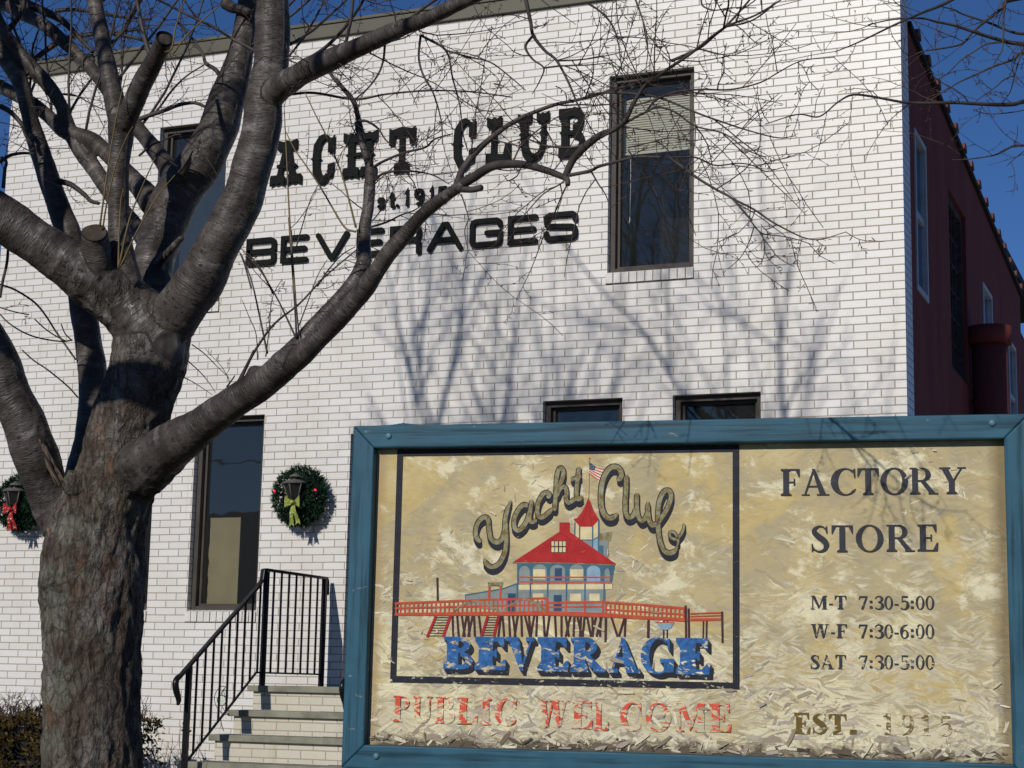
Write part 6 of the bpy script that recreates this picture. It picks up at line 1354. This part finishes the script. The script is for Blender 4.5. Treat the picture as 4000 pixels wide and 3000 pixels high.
mains = [(RB(B_((1500, 560), (1200, 470), (948, 412), (800, 390), (640, 345), (500, 300), (300, 235), (130, 200), (0, 170), (-260, 180), (-500, 230)), 8.4, 7.6, 11, 2), 4.3),
         (RB(B_((1500, 800), (1250, 880), (948, 940), (850, 965), (680, 968), (500, 960), (300, 950), (0, 955), (-180, 945), (-480, 890), (-650, 880), (-780, 950), (-950, 1080), (-1150, 1060), (-1450, 1150)), 8.3, 7.2, 10, 2), 3.9),
         (RB(B_((1500, -200), (1150, -60), (800, 10), (740, 80), (600, 190), (480, 290), (380, 400), (240, 440), (0, 480), (-160, 560)), 8.4, 7.8, 9, 2), 4.9),
         (RB(B_((1300, 250), (1050, 300), (870, 305), (620, 210), (380, 130), (300, 90), (180, 60)), 8.4, 8.0, 8, 2), 4.6),
         (RB(B_((1400, -500), (900, -260), (500, -120), (200, 40), (0, 120), (-250, 230), (-560, 380), (-800, 480)), 8.2, 7.4, 10, 2), 5.3),
         (RB(B_((1300, 520), (940, 490), (860, 545), (680, 610), (480, 700), (330, 770), (250, 830)), 8.3, 8.0, 7, 2), 4.2),
         (RB(B_((1350, 1200), (1100, 1290), (948, 1345), (850, 1350), (720, 1420), (600, 1450), (420, 1475), (280, 1480)), 8.3, 8.1, 6, 1.6), 3.5)]
for (P, R_), z in mains:
    P2, R2 = join(P, R_, z); BR2.tube(P2, R2, 6); clothe(P, R_, .15, (.12, .50), .08, .0, .0022, .9, TW2)
for pts, r0 in ((((790, -40), (760, 130), (755, 330), (745, 460), (690, 560), (620, 690)), 5), (((948, 430), (900, 560), (860, 700), (820, 850), (740, 960)), 4), (((740, 390), (600, 410), (480, 480), (360, 560), (230, 690), (120, 740)), 4), (((850, 700), (760, 740), (680, 810), (580, 880), (490, 950)), 3.4), (((430, 940), (380, 880), (280, 810), (180, 760), (110, 710)), 3), (((920, 1350), (800, 1370), (720, 1410)), 3), (((948, 1400), (860, 1470), (790, 1535)), 2), (((948, 1020), (800, 1045), (640, 1055), (540, 1040), (500, 1020)), 2.4)):
    P, R_ = RB(B_(*pts), 8.1, 8.0, r0, 1.6); BR2.tube(P, R_, 5); clothe(P, R_, .12, (.08, .3), .1, 0, .0022, 1.0, TW2)
BR = BR2; TW_keep = TW; TW = TW2
for z, d in ((4.2, (.8, -.3, .7)), (4.8, (.5, .6, .8)), (5.6, (-.3, -.6, .9)), (6.2, (.2, .5, 1)), (6.8, (-.2, .1, 1))): grow(root_at(z), np.array(d), .05, 1.3, 2)
BR2.build("branches", M['branch'], t2, T2); TW2.build("twigs", M['twig'], t2, T2)
# ================================================================== house across the street (seen in the window reflections)
hb = thing("house", (-33, -40, 0), "plain gabled house across the street seen only as a reflection in the windows", "house")
HO = (-33, -40, 0); m = MB(); m.box((-46, -46, 0), (-20, -36, 5.2)); m.build("wall", simple("brown_siding", (0.10, 0.075, 0.06), .8, .2, 3, .2, 20), hb, HO)
m = MB(); m.add([(-46.4, -46.4, 5.1), (-19.6, -46.4, 5.1), (-19.6, -41, 7.6), (-46.4, -41, 7.6), (-46.4, -35.6, 5.1), (-19.6, -35.6, 5.1)], [(0, 1, 2, 3), (3, 2, 5, 4), (0, 3, 4), (1, 5, 2), (0, 4, 5, 1)])
rf_ = m.build("roof", simple("dark_shingle", (0.05, 0.045, 0.045), .9, .2, 6, .3, 30), hb, HO)
m = MB(); m.box((-29.6, -41.6, 6.8), (-28.4, -40.4, 9.0)); m.build("chimney", M['rust'], rf_, HO)
for i in range(6):
    x = -44 + i * 4; fm = MB()
    fm.box((x, -36.0, 1.2), (x + 1.1, -35.94, 2.9)); w_ = fm.build("window", M['greyframe'], hb, HO); m = MB(); m.box((x + .08, -35.939, 1.28), (x + 1.02, -35.93, 2.82)); m.build("pane", M['glass2'], w_, HO)
# ------------------------------------------------------------------ street wires mirrored in the panes
M['pole'] = simple("pole_timber", (0.09, 0.07, 0.055), .9, .3, 5, .3, 40)
for x, lab in ((-47, "far utility pole at the left end of the street wires"), (-2, "near utility pole behind the viewer at the right end of the street wires")):
    o = (x, -28.0, 0); pr = thing("utility_pole", o, lab, "utility pole")
    m = MB(); m.tube([(x, -28, 0), (x, -28, 9.2)], [.15, .10], 12); m.build("post", M['pole'], pr, o)
    m = MB(); m.box((x - .05, -29.1, 8.5), (x + .05, -26.9, 8.62)); m.build("crossarm", M['pole'], pr, o)
for i, (y, z) in enumerate(((-29.0, 8.66), (-27.9, 8.66), (-27.0, 8.66), (-28.12, 7.2), (-28.14, 6.3))):
    m = MB(); P = [(-47 + 45 * t, y, z - 1.1 * 4 * t * (1 - t) * (1 + .12 * i)) for t in np.linspace(0, 1, 24)]; m.tube(P, .014, 5)
    o = m.build("utility_wire", M['iron']); tag(o, "thin street wire sagging between the two utility poles", "wire", "street wires mirrored in the window panes")
